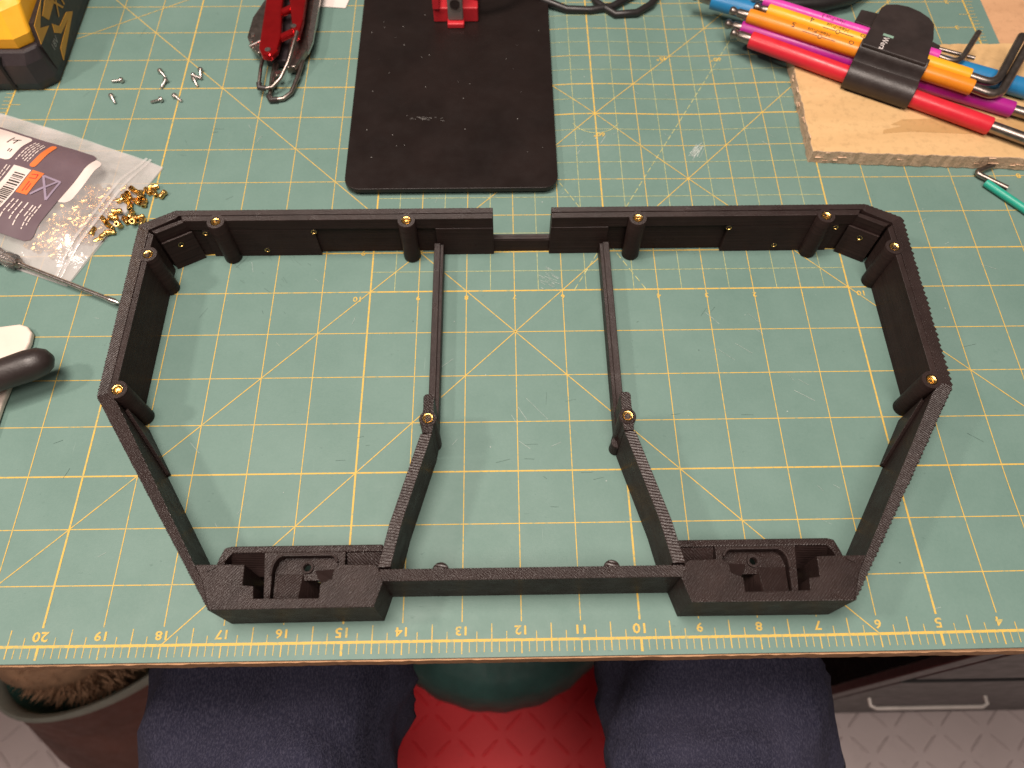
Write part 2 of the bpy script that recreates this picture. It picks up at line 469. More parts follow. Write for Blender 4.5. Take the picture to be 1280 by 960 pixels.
for v, s in ((16, '2'), (15, '3'), (14, '4'), (13, '5'), (12, '6'), (11, '7'), (10, '8'), (9, '9')): mat_text(s, 11.55, v, .19)
mat_text('45°', 3.80, 13.91, .17); mat_text('60°', 5.15, 13.86, .17); mat_text('60°', 2.06, 11.33, .17)
sw, sd = Print(), Print()
rs = random.Random(3)
def smear(x, y, a, L, n, spread, P, w=.02):
    for i in range(n):
        ox, oy = rs.gauss(0, spread), rs.gauss(0, spread); l = L*rs.uniform(.3, 1); aa = a+rs.gauss(0, .12)
        P.line(x+ox-l/2*math.cos(aa), y+oy-l/2*math.sin(aa), x+ox+l/2*math.cos(aa), y+oy+l/2*math.sin(aa), w*rs.uniform(.4, 1.3), dz=.003+.0002*i)
smear(4.30, 10.85, 1.0, .5, 22, .05, sw, .014)
smear(.70, 7.28, -.6, .16, 34, .13, sw, .008)
smear(2.0, 10.9, 1.1, .3, 4, .3, sw, .01)
for cx, cy, a, L, n_, sp_, P in ((-5.2, 7.6, -.8, .3, 22, .45, sd), (-5.0, 6.9, -.9, .22, 12, .4, sd), (4.6, 6.2, -.7, .55, 8, .35, sw), (5.4, 4.3, -.75, .6, 7, .3, sw), (.2, 4.2, -1.0, .8, 6, .2, sw), (.5, 3.3, .05, .35, 14, .6, sd), (-6.0, 11.3, 1.3, .4, 10, .35, sw), (4.0, 6.3, .9, .35, 5, .3, sd), (3.2, 3.6, .2, .3, 10, .7, sd), (5.8, 2.4, -.75, .5, 8, .5, sw), (-3.0, 3.4, .1, .25, 10, .8, sd), (9.2, 8.2, .6, .3, 6, .5, sw), (3.5, 12.4, -.8, .6, 8, .9, sw), (6, 11.2, -.6, .5, 6, .6, sw), (-7.2, 11.5, .1, .35, 8, .6, sd)):
    smear(cx, cy, a, L*.8, n_//2, sp_, P, .006)
for i in range(130):
    x, y = rs.uniform(-11, 11), rs.uniform(.3, 16)
    P = sw if rs.random() < .55 else sd
    if rs.random() < .45:
        k = rs.randint(4, 6); r = rs.uniform(.006, .022)
        P.poly([(x+r*rs.uniform(.5, 1.2)*math.cos(6.283*j/k), y+r*rs.uniform(.5, 1.2)*math.sin(6.283*j/k)) for j in range(k)], dz=.0034)
    else:
        a = rs.uniform(0, 3.14); L = rs.uniform(.05, .35)
        P.line(x, y, x+L*math.cos(a), y+L*math.sin(a), rs.uniform(.003, .007), dz=.0034)
g = obj('pale_scuffs', (sw.V, sw.F), 'scuff_white', mat); tag(g, 'pale scuffs and scratches', None, None, 'stuff')
g = obj('dark_scuffs', (sd.V, sd.F), 'scuff_dark', mat); tag(g, 'dark specks and cuts', None, None, 'stuff')

# ------------------------------------------------------------------ the printed frame
X0 = .165
H = 1.18
fr = thing('printed_frame', 'large black 3D-printed frame with two openings and brass inserts on green mat', 'printed frame', (X0, 4.3, 0))
def insert_vf(c, axis, r=.100, depth=.035):
    """knurled brass sleeve seen from its open end"""
    seg = 24; ax = Vector(axis).normalized(); u, w = frame_of(ax); c = Vector(c); V, F = [], []
    prof = [(r, -.06), (r, 0), (r*.90, .008), (r*.80, .006), (r*.56, -.012), (r*.40, -depth), (.0005, -depth-.004)]
    for i, (rr, h) in enumerate(prof):
        for k in range(seg):
            q = rr*(1.0 if (k % 2 or i > 1) else .90); a = 2*math.pi*k/seg
            V.append(tuple(c+ax*h+u*(q*math.cos(a))+w*(q*math.sin(a))))
    for i in range(len(prof)-1):
        for k in range(seg): F.append((i*seg+k, i*seg+(k+1) % seg, (i+1)*seg+(k+1) % seg, (i+1)*seg+k))
    return V, F
def serrate(p, q, pitch, depth, out):
    """points from p to q with small saw teeth on the outer side"""
    P, Q = Vector(p), Vector(q); L = (Q-P).length; t = (Q-P)/L; n = Vector(out).normalized(); k = max(2, int(L/pitch)); R = []
    for i in range(k):
        a = P+t*(L*i/k); b = P+t*(L*(i+.75)/k)
        R.append(tuple(a)); R.append(tuple(b+n*depth*random.uniform(.7, 1.2)))
    return R
def ring_pts(cx, cy, r, n=24): return [(cx+r*math.cos(2*math.pi*i/n), cy+r*math.sin(2*math.pi*i/n)) for i in range(n)]
BR = {'label': None}
for s in (-1, 1):
    X = lambda x: X0+s*x
    def P2(pts): return [(X(x), y) for x, y in pts]
    pit, dep = (.115, .045) if s > 0 else (.062, .020)
    # outer walls
    outer = serrate((X(7.635), 7.87), (X(7.59), 4.05), pit, dep, (s, 0))
    obj('side_wall', prism(outer+P2([(7.59, 4.05), (7.41, 4.12), (7.42, 7.74), (7.635, 7.87)])[0:4], 0, H), 'print', fr, bevel=.006)
    obj('side_wall_ledge', prism(P2([(7.419, 4.3), (7.30, 4.3), (7.31, 7.62), (7.419, 7.70)]), 0, H-.014), 'print_plain', fr, bevel=.008)
    outer = serrate((X(7.59), 4.05), (X(5.025), .33), pit*.8, dep*.75, (s*.826, -.564))
    obj('lower_wall', prism(outer+P2([(5.025, .33), (5.20, .78), (5.37, 1.045), (7.21, 3.92), (7.41, 4.12)]), 0, H), 'print_b', fr, bevel=.005)
    obj('wall_step', prism(P2([(7.19, 3.895), (6.60, 2.97), (6.545, 3.0), (7.135, 3.93)]), 0, lambda x, y: .08+.85*(y-2.97)/.95), 'print_plain', fr, bevel=.006)
    outer = serrate((X(6.98), 8.22), (X(7.635), 7.87), .09, dep*.4, (s*.47, .88))
    obj('corner_wall', prism(outer+P2([(7.635, 7.87), (7.42, 7.74), (6.93, 8.03)]), 0, H), 'print_plain', fr, bevel=.005)
    obj('corner_panel', prism(P2([(6.85, 8.04), (6.76, 7.985), (7.30, 7.69), (7.40, 7.76)]), 0, H-.06), 'print_plain', fr, bevel=.006)
    obj('corner_panel_plate', prism(P2([(6.74, 7.96), (6.71, 7.93), (7.26, 7.63), (7.29, 7.66)]), 0, .86), 'print_plain', fr, bevel=.006)
    # far rail
    outer = serrate((X(.59), 8.215), (X(6.98), 8.22), .075, .010, (0, 1))
    obj('rail_wall', prism(outer+P2([(6.98, 8.22), (6.93, 8.03), (6.90, 8.09), (.59, 8.09)]), 0, H), 'print_plain', fr, bevel=.005)
    obj('rail_ledge', prism(P2([(.594, 7.952), (.594, 8.089), (6.86, 8.089), (6.80, 7.965)]), .87, H-.014), 'print_plain', fr, bevel=.010)
    obj('end_block', prism(P2([(.588, 7.945), (.588, 8.088), (1.77, 8.088), (1.77, 7.945)]), 0, .869), 'print_plain', fr, bevel=.008)
    obj('recessed_panel', prism(P2([(1.772, 8.05), (1.772, 8.088), (4.25, 8.088), (4.25, 8.05)]), .015, .869), 'print_plain', fr)
    obj('rail_panel', prism(P2([(4.252, 7.962), (4.252, 8.088), (6.52, 8.088), (6.52, 7.962)]), 0, .868), 'print_plain', fr, bevel=.006)
    obj('rail_panel', prism(P2([(6.53, 8.02), (6.53, 8.088), (6.86, 8.05), (6.76, 7.99)]), 0, .868), 'print_plain', fr)
    # pillars with brass inserts
    for (px, py) in ((6.13, 7.93), (2.325, 7.915), (7.315, 7.14), (7.265, 4.185)):
        r = .182
        pl = obj('pillar', lathe([(r*.93, 0), (r, .03), (r*.97, .4), (r, .75), (r*.985, H-.02), (r*.95, H+.006), (.104, H+.006), (.102, H-.07), (.001, H-.07)], (X(px), py, 0), seg=28), 'print_plain', fr, smooth=50)
        obj('brass_insert', insert_vf((X(px), py, H-.004), (random.uniform(-.10, .10), random.uniform(-.12, .05), 1)), 'brass', pl, smooth=30)
    for (px, pz, py) in ((4.26, .80, 7.958), (5.37, .21, 7.958), (6.47, .78, 7.958)):
        b = obj('screw_hole', cyl((X(px), py+.02, pz), (X(px), py-.004, pz), .070, seg=18), 'ledge_hole', fr)
        obj('brass_insert', insert_vf((X(px), py-.006, pz), (0, -1, .1), .058, .03), 'brass', b, smooth=30)
    cn = Vector((s*-.48, -.88, 0)).normalized()
    c0 = Vector((X(6.985), 7.778, .66))
    b = obj('screw_hole', cyl(c0-cn*.02, c0+cn*.006, .065, seg=18), 'ledge_hole', fr)
    obj('brass_insert', insert_vf(c0+cn*.006, tuple(cn+Vector((0, 0, .1))), .060, .03), 'brass', b, smooth=30)
    # divider between opening and middle bay
    obj('divider_wall', prism(P2([(1.665, 3.26), (1.86, 3.26), (2.31, 1.66), (2.45, .96), (2.25, .96), (2.10, 1.70)]), 0, H), 'print_rib', fr, bevel=.008)
    obj('divider_rail', prism(P2([(1.635, 3.55), (1.835, 3.55), (1.835, 7.94), (1.635, 7.94)]), 0, .36), 'print_plain', fr, bevel=.012)
    obj('divider_rail_ridge', prism(P2([(1.70, 3.55), (1.83, 3.55), (1.83, 7.94), (1.70, 7.94)]), .36, .41), 'print_plain', fr, bevel=.012)
    n1 = [(1.745+.155*math.cos(math.radians(a)), 3.545+.155*math.sin(math.radians(a))) for a in range(-50, 51, 10)]
    n2 = [(1.745+.155*math.cos(math.radians(a)), 3.545+.155*math.sin(math.radians(a))) for a in range(130, 231, 10)]
    tab = [(1.835, 3.74), (1.84, 3.98), (1.80, 4.03), (1.69, 4.03), (1.65, 3.98), (1.655, 3.74)]
    boss = obj('boss', join(prism(P2(n1+tab+n2+[(1.665, 3.28), (1.84, 3.28)]), 0, H-.012)), 'print_b', fr, bevel=.014)
    bl = obj('boss_collar', lathe([(.15, H-.02), (.147, H+.006), (.104, H+.006), (.102, H-.05), (.001, H-.05)], (X(1.745), 3.545, 0), seg=26), 'print', boss, smooth=50)
    obj('brass_insert', insert_vf((X(1.745), 3.545, H), (random.uniform(-.08, .08), -.06, 1)), 'brass', boss, smooth=30)
    if s > 0: obj('pillar_foot', lathe([(.12, 0), (.125, .03), (.11, .35)], (X(1.66), 3.40, 0), seg=24), 'print_plain', fr, smooth=50)
    # corner block with its stepped pocket
    poly = [(5.20, .78), (5.025, .33), (2.475, .34), (2.355, .73), (2.45, .955), (2.52, 1.0), (3.05, 1.01), (3.14, .94), (3.16, .79), (3.34, .71), (3.34, .487), (4.36, .495), (4.385, .69), (4.555, .705), (4.57, 1.035), (5.36, 1.04)]
    obj('corner_block', prism(P2(poly), 0, H-.002), 'print', fr, bevel=.010)
    obj('block_lip', ribbon(P2([(5.03, 1.0), (5.10, .955), (5.17, .93)]), .03, H-.002, H+.02), 'print', fr)
    rail = [(2.45, 1.43), (4.95, 1.43), (5.06, 1.40), (5.13, 1.22), (5.16, 1.10), (5.05, 1.08), (5.00, 1.21), (4.93, 1.31), (2.45, 1.31)]
    obj('rail_foot', prism(P2([(4.45, 1.31), (5.0, 1.31), (5.0, 1.41), (4.45, 1.41)]), 0, .42), 'print_plain', fr)
    obj('back_rail', prism(P2(rail), .42, .82), 'print', fr, bevel=.02)
    obj('pocket_floor', prism(P2([(4.385, 1.045), (5.03, 1.045), (4.95, 1.307), (4.385, 1.307)]), 0, lambda x, y: .78 if y > 1.2 else .30), 'print_plain', fr)
    obj('pocket_floor', prism(P2([(2.48, 1.02), (3.04, 1.02), (3.04, 1.305), (2.48, 1.305)]), 0, lambda x, y: .79 if y > 1.2 else .62), 'print_b', fr, bevel=.01)
    obj('well_shade_floor', box(min(X(3.05), X(4.57)), max(X(3.05), X(4.57)), .50, .97, 0, .05), 'print_shaded', fr)  # added floor whose darker colour carries the shade of the well
    surround = [(4.38, 1.309), (4.30, .499), (4.20, .499), (4.22, 1.0), (4.16, 1.18), (4.06, 1.25), (3.28, 1.25), (3.19, 1.18), (3.13, 1.06), (3.05, 1.02), (3.05, 1.309)]
    ps = obj('pocket_surround', prism(P2(surround), .45, .835), 'print', fr, bevel=.008)
    obj('pocket_rim', ribbon(P2([(4.228, .93), (4.222, 1.05), (4.205, 1.12), (4.17, 1.185), (4.12, 1.235), (4.06, 1.258), (3.28, 1.258), (3.23, 1.235), (3.19, 1.19), (3.165, 1.13)]), .042, .80, .885), 'print_plain', ps, bevel=.01)
    # recessed plate with a through hole
    hx, hy, hr = 3.69, 1.085, .062
    x0, x1, y0, y1 = 3.06, 4.215, .88, 1.249
    ring, sq = [], []
    for k in range(32):
        a = 2*math.pi*k/32; c_, s_ = math.cos(a), math.sin(a)
        t = min(((x1-hx) if c_ > 0 else (x0-hx))/c_ if abs(c_) > 1e-6 else 9, ((y1-hy) if s_ > 0 else (y0-hy))/s_ if abs(s_) > 1e-6 else 9)
        ring.append((X(hx+hr*c_), hy+hr*s_)); sq.append((X(hx+t*c_), hy+t*s_))
    V = [(x, y, .68) for x, y in ring]+[(x, y, .68) for x, y in sq]+[(x, y, .60) for x, y in ring]+[(x, y, .60) for x, y in sq]
    F = []
    for k in range(32):
        j = (k+1) % 32; F += [(k, j, 32+j, 32+k), (64+k, 96+k, 96+j, 64+j), (k, 64+k, 64+j, j), (32+k, 32+j, 96+j, 96+k)]
    pp = obj('pocket_plate', (V, F), 'print', fr)
    obj('hole_rim', lathe([(hr+.045, .68), (hr+.04, .715), (hr+.004, .715), (hr+.004, .60)], (X(hx), hy, 0), seg=28, close=True), 'print_plain', pp, smooth=40)
    A = [(4.205, .985, .70), (3.745, .98, .70), (3.755, .498, .84), (4.15, .498, .84)]
    B = [(4.205, .985, .05), (3.56, .96, .05), (3.47, .498, .05), (4.15, .498, .05)]
    V = [(X(x), y, z) for x, y, z in A+B]
    obj('wedge', (V, [(0, 1, 2, 3), (7, 6, 5, 4), (0, 4, 5, 1), (1, 5, 6, 2), (2, 6, 7, 3), (3, 7, 4, 0)]), 'print', fr, bevel=.008)
    V = [(X(x), y, z) for x, y, z in ((3.56, 1.03, .70), (3.20, 1.06, .70), (3.17, .80, .96), (3.40, .79, .90), (3.56, 1.03, .3), (3.20, 1.06, .3), (3.17, .80, .3), (3.40, .79, .3))]
    obj('ramp', (V, [(0, 1, 2, 3), (7, 6, 5, 4), (0, 4, 5, 1), (1, 5, 6, 2), (2, 6, 7, 3), (3, 7, 4, 0)]), 'print_plain', fr, bevel=.006)
obj('cross_bar', prism([(X0-2.44, .735), (X0+2.44, .735), (X0+2.42, .925), (X0-2.42, .925)], 0, H-.005), 'print_b', fr, bevel=.008)
for x in (-1.29, 1.44):
    obj('bar_bump', lathe([(.13, .2), (.135, H-.05), (.11, H-.03)], (x, .90, 0), seg=20), 'print_rib', fr, smooth=50)
obj('bridge_rail', prism([(X0-.60, 8.02), (X0+.60, 8.02), (X0+.60, 8.19), (X0-.60, 8.19)], 0, .37), 'print_plain', fr, bevel=.01)
obj('bridge_lip', prism([(X0-.585, 8.03), (X0+.585, 8.03), (X0+.585, 8.10), (X0-.585, 8.10)], .37, .40), 'print_plain', fr, bevel=.008)

# ------------------------------------------------------------------ black base plate with red bracket
bp = thing('stand_base', 'black rounded steel base plate with red bracket at the far end', 'stand', (-1.35, 13, 0))
def rounded(x0, x1, y0, y1, r, n=6):
    R = []
    for cx, cy, a0 in ((x1-r, y1-r, 0), (x0+r, y1-r, 90), (x0+r, y0+r, 180), (x1-r, y0+r, 270)):
        R += [(cx+r*math.cos(math.radians(a0+90*k/n)), cy+r*math.sin(math.radians(a0+90*k/n))) for k in range(n+1)]
    return R
obj('base_plate', prism([(x+(.03*(y-9.6)/6)*(-1 if x < -1 else 1)*0, y) for x, y in rounded(-3.74, 1.02, 9.58, 18.0, .34)], .10, .22), 'black_plate', bp, bevel=.018, seg=3)
for x, y in ((-3.3, 10.0), (.6, 10.0), (-3.3, 17.5), (.6, 17.5)): obj('rubber_foot', cyl((x, y, 0), (x, y, .10), .22), 'rubber', bp)
rb = obj('bracket', join(box(-1.90, -.78, 15.05, 16.6, .22, .62), box(-1.90, -1.72, 14.98, 16.6, .62, .95)), 'red_plastic', bp, bevel=.03)
obj('bracket_nose', box(-1.55, -1.13, 14.80, 15.05, .22, .36), 'red_plastic', bp, bevel=.03)
M['grey_metal'] = simple('grey_coated_metal', (.16, .145, .135, 1), .45, var=.1)
arm = obj('arm', box(-1.53, -1.15, 14.92, 15.35, .361, 2.6), 'grey_metal', bp, bevel=.03)
obj('pivot_screw', cyl((-1.34, 14.92, .85), (-1.34, 14.88, .85), .12, seg=24), 'black_plastic', arm, smooth=40)
obj('spring_arm', tube([(-1.0, 15.5, .7), (-.7, 15.3, .8), (-.1, 15.5, 1.0), (.3, 15.9, 1.3)], .09), 'black_plastic', bp, smooth=60)
specks = Print()
for i in range(34):
    x, y = rs.uniform(-3.5, .8), rs.uniform(9.8, 16); r = rs.uniform(.004, .012)
    b = len(specks.V); k = 5
    specks.V += [(x+r*math.cos(6.28*j/k), y+r*math.sin(6.28*j/k), .2225) for j in range(k)]; specks.F.append(tuple(range(b, b+k)))
for i in range(26):
    x, y = -2.1+rs.gauss(0, .22), 11.72+rs.gauss(0, .035); L = rs.uniform(.02, .10)
    b = len(specks.V); specks.V += [(x, y, .2225+.0001*i), (x+L, y-.012, .2225+.0001*i), (x+L, y-.008, .2225+.0001*i), (x, y+.004, .2225+.0001*i)]; specks.F.append((b, b+1, b+2, b+3))
g = obj('dust_specks', (specks.V, specks.F), 'grey_print', bp); tag(g, None, None, None, 'stuff')

# ------------------------------------------------------------------ cables at the far edge
c = obj('cable', tube([(.2, 16.6, .5), (.9, 15.9, .2), (1.5, 15.62, .14), (2.1, 15.58, .14), (2.7, 15.72, .14), (3.3, 16.2, .14), (4.2, 17.2, .14)], .10, 12), 'rubber', None, smooth=60, at=(2, 16, 0))
tag(c, 'black cable curving out from beside the base plate', 'cable', 'cables at the far edge')
c = obj('cable', tube([(2.1, 16.5, .15), (2.3, 15.85, .15), (2.75, 15.42, .13), (3.3, 15.48, .13), (3.7, 15.8, .13), (4.1, 16.5, .13)], .095, 12), 'rubber', None, smooth=60, at=(3, 16, 0))
tag(c, 'black cable making a tight loop right of the base plate', 'cable', 'cables at the far edge')
c = obj('cable', tube([(4.6, 16.9, .2), (5.3, 16.1, .3), (6.1, 15.62, .34), (7.0, 15.47, .34), (8.0, 15.5, .34), (8.8, 15.75, .34), (9.6, 16.4, .3)], .19, 14), 'rubber', None, smooth=60, at=(7, 16, 0))
tag(c, 'thick black cable sweeping behind the hex key set', 'cable', 'cables at the far edge')
c = obj('paper_slip', prism([(-5.2, 15.98), (-4.25, 15.88), (-4.1, 16.6), (-5.1, 16.9)], .012, .03), 'paper', None, at=(-4.7, 16.2, 0))
tag(c, 'slip of white paper right of the red multi-tool', 'paper')

# ------------------------------------------------------------------ red multi-tool
mt = thing('multi_tool', 'red folding multi-tool with dark steel jaws lying open on the mat', 'multi-tool', (-5.6, 14.4, 0))
def slab(poly, z0, z1, mat_, name, par=mt, bev=.02): return obj(name, prism(poly, z0, z1), mat_, par, bevel=bev)
slab([(-6.18, 17.0), (-6.05, 15.2), (-6.0, 13.55), (-5.9, 13.32), (-5.68, 13.28), (-5.55, 13.5), (-5.52, 14.0), (-5.62, 15.0), (-5.7, 17.0)], .52, .72, 'red_anod', 'handle_scale', bev=.05)
slab([(-5.56, 17.0), (-5.50, 15.4), (-5.30, 14.35), (-5.22, 14.0), (-5.10, 14.05), (-5.06, 14.6), (-5.10, 17.0)], .50, .70, 'red_anod', 'handle_scale', bev=.05)
for y, a in ((14.02, 1), (15.0, 1), (15.9, 1)):
    obj('spacer', cyl((-5.78, y-.18, .60), (-5.22, y+.25, .60), .095), 'red_anod', mt, smooth=50)
slab([(-6.42, 15.0), (-6.46, 14.3), (-6.30, 13.9), (-6.10, 13.7), (-6.0, 13.85), (-5.98, 15.4), (-6.2, 15.7)], .30, .44, 'dark_steel', 'jaw_plate', bev=.03)
for x, y in ((-6.32, 14.35), (-6.34, 14.12)): obj('rivet', cyl((x, y, .43), (x, y, .47), .05), 'steel', mt, smooth=40)
obj('cross_pin', cyl((-6.34, 13.92, .44), (-6.02, 14.18, .44), .05), 'steel', mt, smooth=40)
slab([(-5.62, 17), (-5.45, 14.3), (-5.40, 13.3), (-5.2, 13.35), (-4.96, 14.0), (-4.85, 15.0), (-4.88, 17)], .16, .34, 'dark_steel', 'blade', bev=.02)
slab([(-4.98, 17), (-5.0, 14.2), (-4.92, 13.75), (-4.84, 14.2), (-4.80, 17)], .30, .40, 'steel', 'blade', bev=.02)
slab([(-5.98, 17), (-5.95, 13.6), (-5.45, 13.6), (-5.40, 17)], .10, .30, 'charcoal', 'body_core', bev=.03)
obj('bail_loop', tube([(-6.0, 13.9, .36), (-6.02, 13.3, .34), (-6.02, 12.80, .26), (-5.92, 12.72, .22), (-5.70, 12.76, .24), (-5.50, 12.95, .34), (-5.32, 13.3, .5), (-5.2, 13.75, .66), (-5.14, 14.1, .72)], .045, 10), 'dark_steel', mt, smooth=60)
obj('bail_loop', tube([(-5.75, 13.8, .2), (-5.78, 13.2, .16), (-5.78, 12.62, .10), (-5.68, 12.50, .08), (-5.45, 12.55, .08), (-5.28, 12.72, .10), (-5.16, 13.2, .16), (-5.08, 13.7, .2)], .055, 10), 'dark_steel', mt, smooth=60)
obj('tip', tube([(-6.02, 12.86, .27), (-6.01, 12.74, .24), (-5.86, 12.74, .22)], .07, 10), 'black_plastic', mt, smooth=60)
obj('tip', tube([(-5.80, 12.62, .09), (-5.74, 12.50, .08), (-5.58, 12.52, .08)], .075, 10), 'black_plastic', mt, smooth=60)
obj('rivet', cyl((-5.58, 13.12, .30), (-5.58, 13.12, .36), .07), 'steel', mt, smooth=40)
obj('rivet', cyl((-5.76, 13.45, .72), (-5.76, 13.45, .75), .07), 'steel', mt, smooth=40)
obj('rivet', cyl((-5.25, 14.3, .70), (-5.25, 14.3, .73), .07), 'steel', mt, smooth=40)
obj('tail', cyl((-5.72, 12.9, .2), (-5.70, 13.6, .2), .06), 'dark_steel', mt, smooth=40)

# ------------------------------------------------------------------ loose screws
def screw_vf():
    head = lathe([(.001, -.0), (.035, 0), (.062, -.018), (.07, -.06), (.066, -.075), (.036, -.078), (.034, -.09)], (0, 0, 0), (1, 0, 0), 14)
    prof = [(.036, -.078)]
    for i in range(12): prof += [(.036 if i % 2 else .028, -.09-.017*i)]
    prof += [(.02, -.30)]
    shank = lathe(prof, (0, 0, 0), (1, 0, 0), 12)
    return join(head, shank)
SCR = [(-9.42, 13.24, 0.05, 'leftmost of the upper row of loose screws, below the power tool'), (-9.62, 12.74, 2.1, 'alone at lower left of the scattered screws'),
       (-8.62, 13.58, 2.25, 'upper of the touching pair in the middle of the screws'), (-8.38, 13.26, 1.25, 'lower of the touching pair in the middle of the screws'),
       (-8.34, 12.58, .25, 'pale one lowest in the middle, round head to the right'), (-8.12, 12.72, 2.45, 'lying on the thick line below the middle pair'),
       (-7.62, 13.62, 1.75, 'topmost of the cluster of three by the diagonal line'), (-7.80, 13.40, 2.75, 'middle of the cluster of three by the diagonal line'),
       (-7.74, 13.30, 2.05, 'lowest of the cluster of three by the diagonal line')]
sv = screw_vf(); sme = None
for x, y, a, lb in SCR:
    o = None
    if sme is None:
        o = obj('screw', sv, 'steel', None, smooth=40, at=(0, 0, 0)); sme = o.data
    else:
        o = bpy.data.objects.new('screw', sme); COL.objects.link(o)
    o.location = Vector((x, y, mz(x, y)+.072))*IN
    o.rotation_euler = (random.uniform(0, 6), math.radians(-6), a)
    tag(o, 'small steel screw '+lb, 'screw', 'loose screws on the mat')

# ------------------------------------------------------------------ yellow and black power tool
pt = thing('power_tool', 'yellow and black cordless power tool standing at the mat corner', 'power tool', (-12.6, 15, 0))
def loft(sections, mat_, name, par, bev=.05):
    n = len(sections[0]); V = [p for s_ in sections for p in s_]; F = [tuple(range(n))[::-1], tuple(range(len(V)-n, len(V)))]
    for i in range(len(sections)-1):
        for k in range(n): F.append((i*n+k, i*n+(k+1) % n, (i+1)*n+(k+1) % n, (i+1)*n+k))
    return obj(name, (V, F), mat_, par, bevel=bev)
def rect(x0, x1, y0, y1, z, ch=.25): return [(x0, y0, z), (x1-ch, y0, z), (x1, y0+ch*.8, z), (x1, y1, z), (x0, y1, z)]
loft([rect(-15.5, -10.98, 12.98, 18, 0, .35), rect(-15.5, -10.96, 12.92, 18, .25, .35), rect(-15.5, -11.0, 12.95, 18, .75, .32), rect(-15.5, -11.03, 13.12, 18, 1.02, .24)], 'charcoal', 'battery_base', pt)
loft([rect(-15.5, -11.10, 13.18, 18, 1.0, .3), rect(-15.5, -11.06, 13.16, 18, 1.3, .3), rect(-15.5, -11.10, 13.45, 18, 1.8, .35), rect(-15.5, -11.3, 14.0, 18, 2.15, .4)], 'yellow_tool', 'housing', pt)
loft([rect(-15.5, -11.35, 13.75, 18, 2.05, .4), rect(-15.5, -11.3, 13.7, 18, 2.4, .4), rect(-15.5, -11.7, 14.3, 18, 3.4, .5)], 'purple_rubber', 'grip', pt)
for x in (-11.9, -12.35):
    obj('groove', prism([(x-.04, 12.90), (x+.03, 12.90), (x+.13, 13.3), (x+.06, 13.3)], .12, .93), 'ledge_hole', pt)
def side(yz, x=-10.955, t=.02): return [(x+t, y, z) for y, z in yz]
def decal(yz, mat_, name, par, x=-10.95, t=.012):
    n = len(yz); V = [(x, y, z) for y, z in yz]+[(x+t, y, z) for y, z in yz]
    return obj(name, (V, [tuple(range(n))[::-1], tuple(range(n, 2*n))]+[(i, (i+1) % n, n+(i+1) % n, n+i) for i in range(n)]), mat_, par)
sp_ = decal([(13.4, .25), (17, .25), (17, 1.55), (13.55, 1.42), (13.36, .95)], 'black_plastic', 'side_panel', pt, x=-11.06, t=.11)
decal([(13.36, 1.0), (13.52, 1.38), (14.3, 1.48), (13.67, 1.2), (14.02, .99)], 'yellow_print', 'side_stripe', pt)
decal([(14.18, .92), (14.40, .68), (14.98, .64), (15.24, .46), (13.8, .19), (13.95, .42), (14.9, .52), (14.3, .56), (14.08, .75)], 'yellow_print', 'side_stripe', pt)
decal([(14.0, 1.27), (14.14, 1.05), (14.78, 1.11), (14.43, 1.37)], 'yellow_print', 'side_stripe', pt)
obj('lettering', text_vf('18V', .24, (-10.935, 13.84, .64), (0, 1, -.02), (0, .02, 1)), 'grey_print', sp_)
obj('lettering', text_vf('XR', .62, (-10.934, 14.95, .98), (0, 1, -.05), (0, .05, 1)), 'yellow_print', sp_)

# ------------------------------------------------------------------ bag of brass inserts
bg = thing('plastic_bag', 'clear zip plastic bag with purple label, lying open and spilling brass inserts', 'bag', (-10.6, 10, 0))
LO = Vector((-9.25, 10.5)); LA = Vector((-.933, .36)); LB = Vector((-.36, -.933))
def ab(a, b): p = LO+LA*a+LB*b; return p.x, p.y
def bagz(a, b):
    # a: distance from the label's right edge towards the left, b: down along it
    ea = sm(-1.25, -.55, a); eb = sm(-.6, .5, b)*sm(3.1, 2.0, b)
    return .05+.34*ea*eb+.010*math.sin(a*3.1+b*4.3)*ea+.006*math.sin(b*6+a*2)*ea+.003*math.sin(a*11)
def grid(fn, nu, nv):
    V = [fn(i/nu, j/nv) for j in range(nv+1) for i in range(nu+1)]
    F = [(j*(nu+1)+i, j*(nu+1)+i+1, (j+1)*(nu+1)+i+1, (j+1)*(nu+1)+i) for j in range(nv) for i in range(nu)]
    return V, F
def bag_edge(u, v):
    # u 0 at the open zip end .. 1 far left; v 0 upper edge .. 1 lower edge
    a = -1.12+4.6*u-.12*(1-v)*(1-u); b = -.42+(3.52+.0*u)*v-.12*math.sin(u*2.2)*(1-v)
    return a, b
def film_mat():
    s = NT('clear_plastic_film'); P = s.pos()
    tr = s.n('ShaderNodeBsdfTransparent'); tr.inputs[0].default_value = (.97, .96, .95, 1)
    mx = s.n('ShaderNodeMixShader')
    s.set((.82, .78, .77, 1), .14, 0, .9)
    s.b.inputs['Alpha'].default_value = 1
    s.bump(s.noise(60, P, 4, .6), .7, .002)
    f = s.ramp(s.noise(38, P, 3), [(.32, (.22,)*3), (.72, (.52,)*3)])
    s.l(f, mx.inputs[0]); s.l(tr.outputs[0], mx.inputs[1]); s.l(s.b.outputs[0], mx.inputs[2]); s.l(mx.outputs[0], s.out.inputs['Surface'])
    return s.m
M['film'] = film_mat()
obj('film', grid(lambda u, v: (*ab(*bag_edge(u, v)), bagz(*bag_edge(u, v))), 60, 50), 'film', bg, smooth=180)
obj('film', grid(lambda u, v: (*ab(*bag_edge(u, v)), .014+.004*math.sin(u*9+v*7)), 12, 12), 'film', bg, smooth=180)
for q in (-.78, -.88):
    obj('zip_strip', grid(lambda u, v: (*ab(q-.035+.07*u, -.50+3.55*v), .012+bagz(q, -.50+3.55*v)+.012*math.sin(u*math.pi)), 3, 30), 'film', bg, smooth=180)
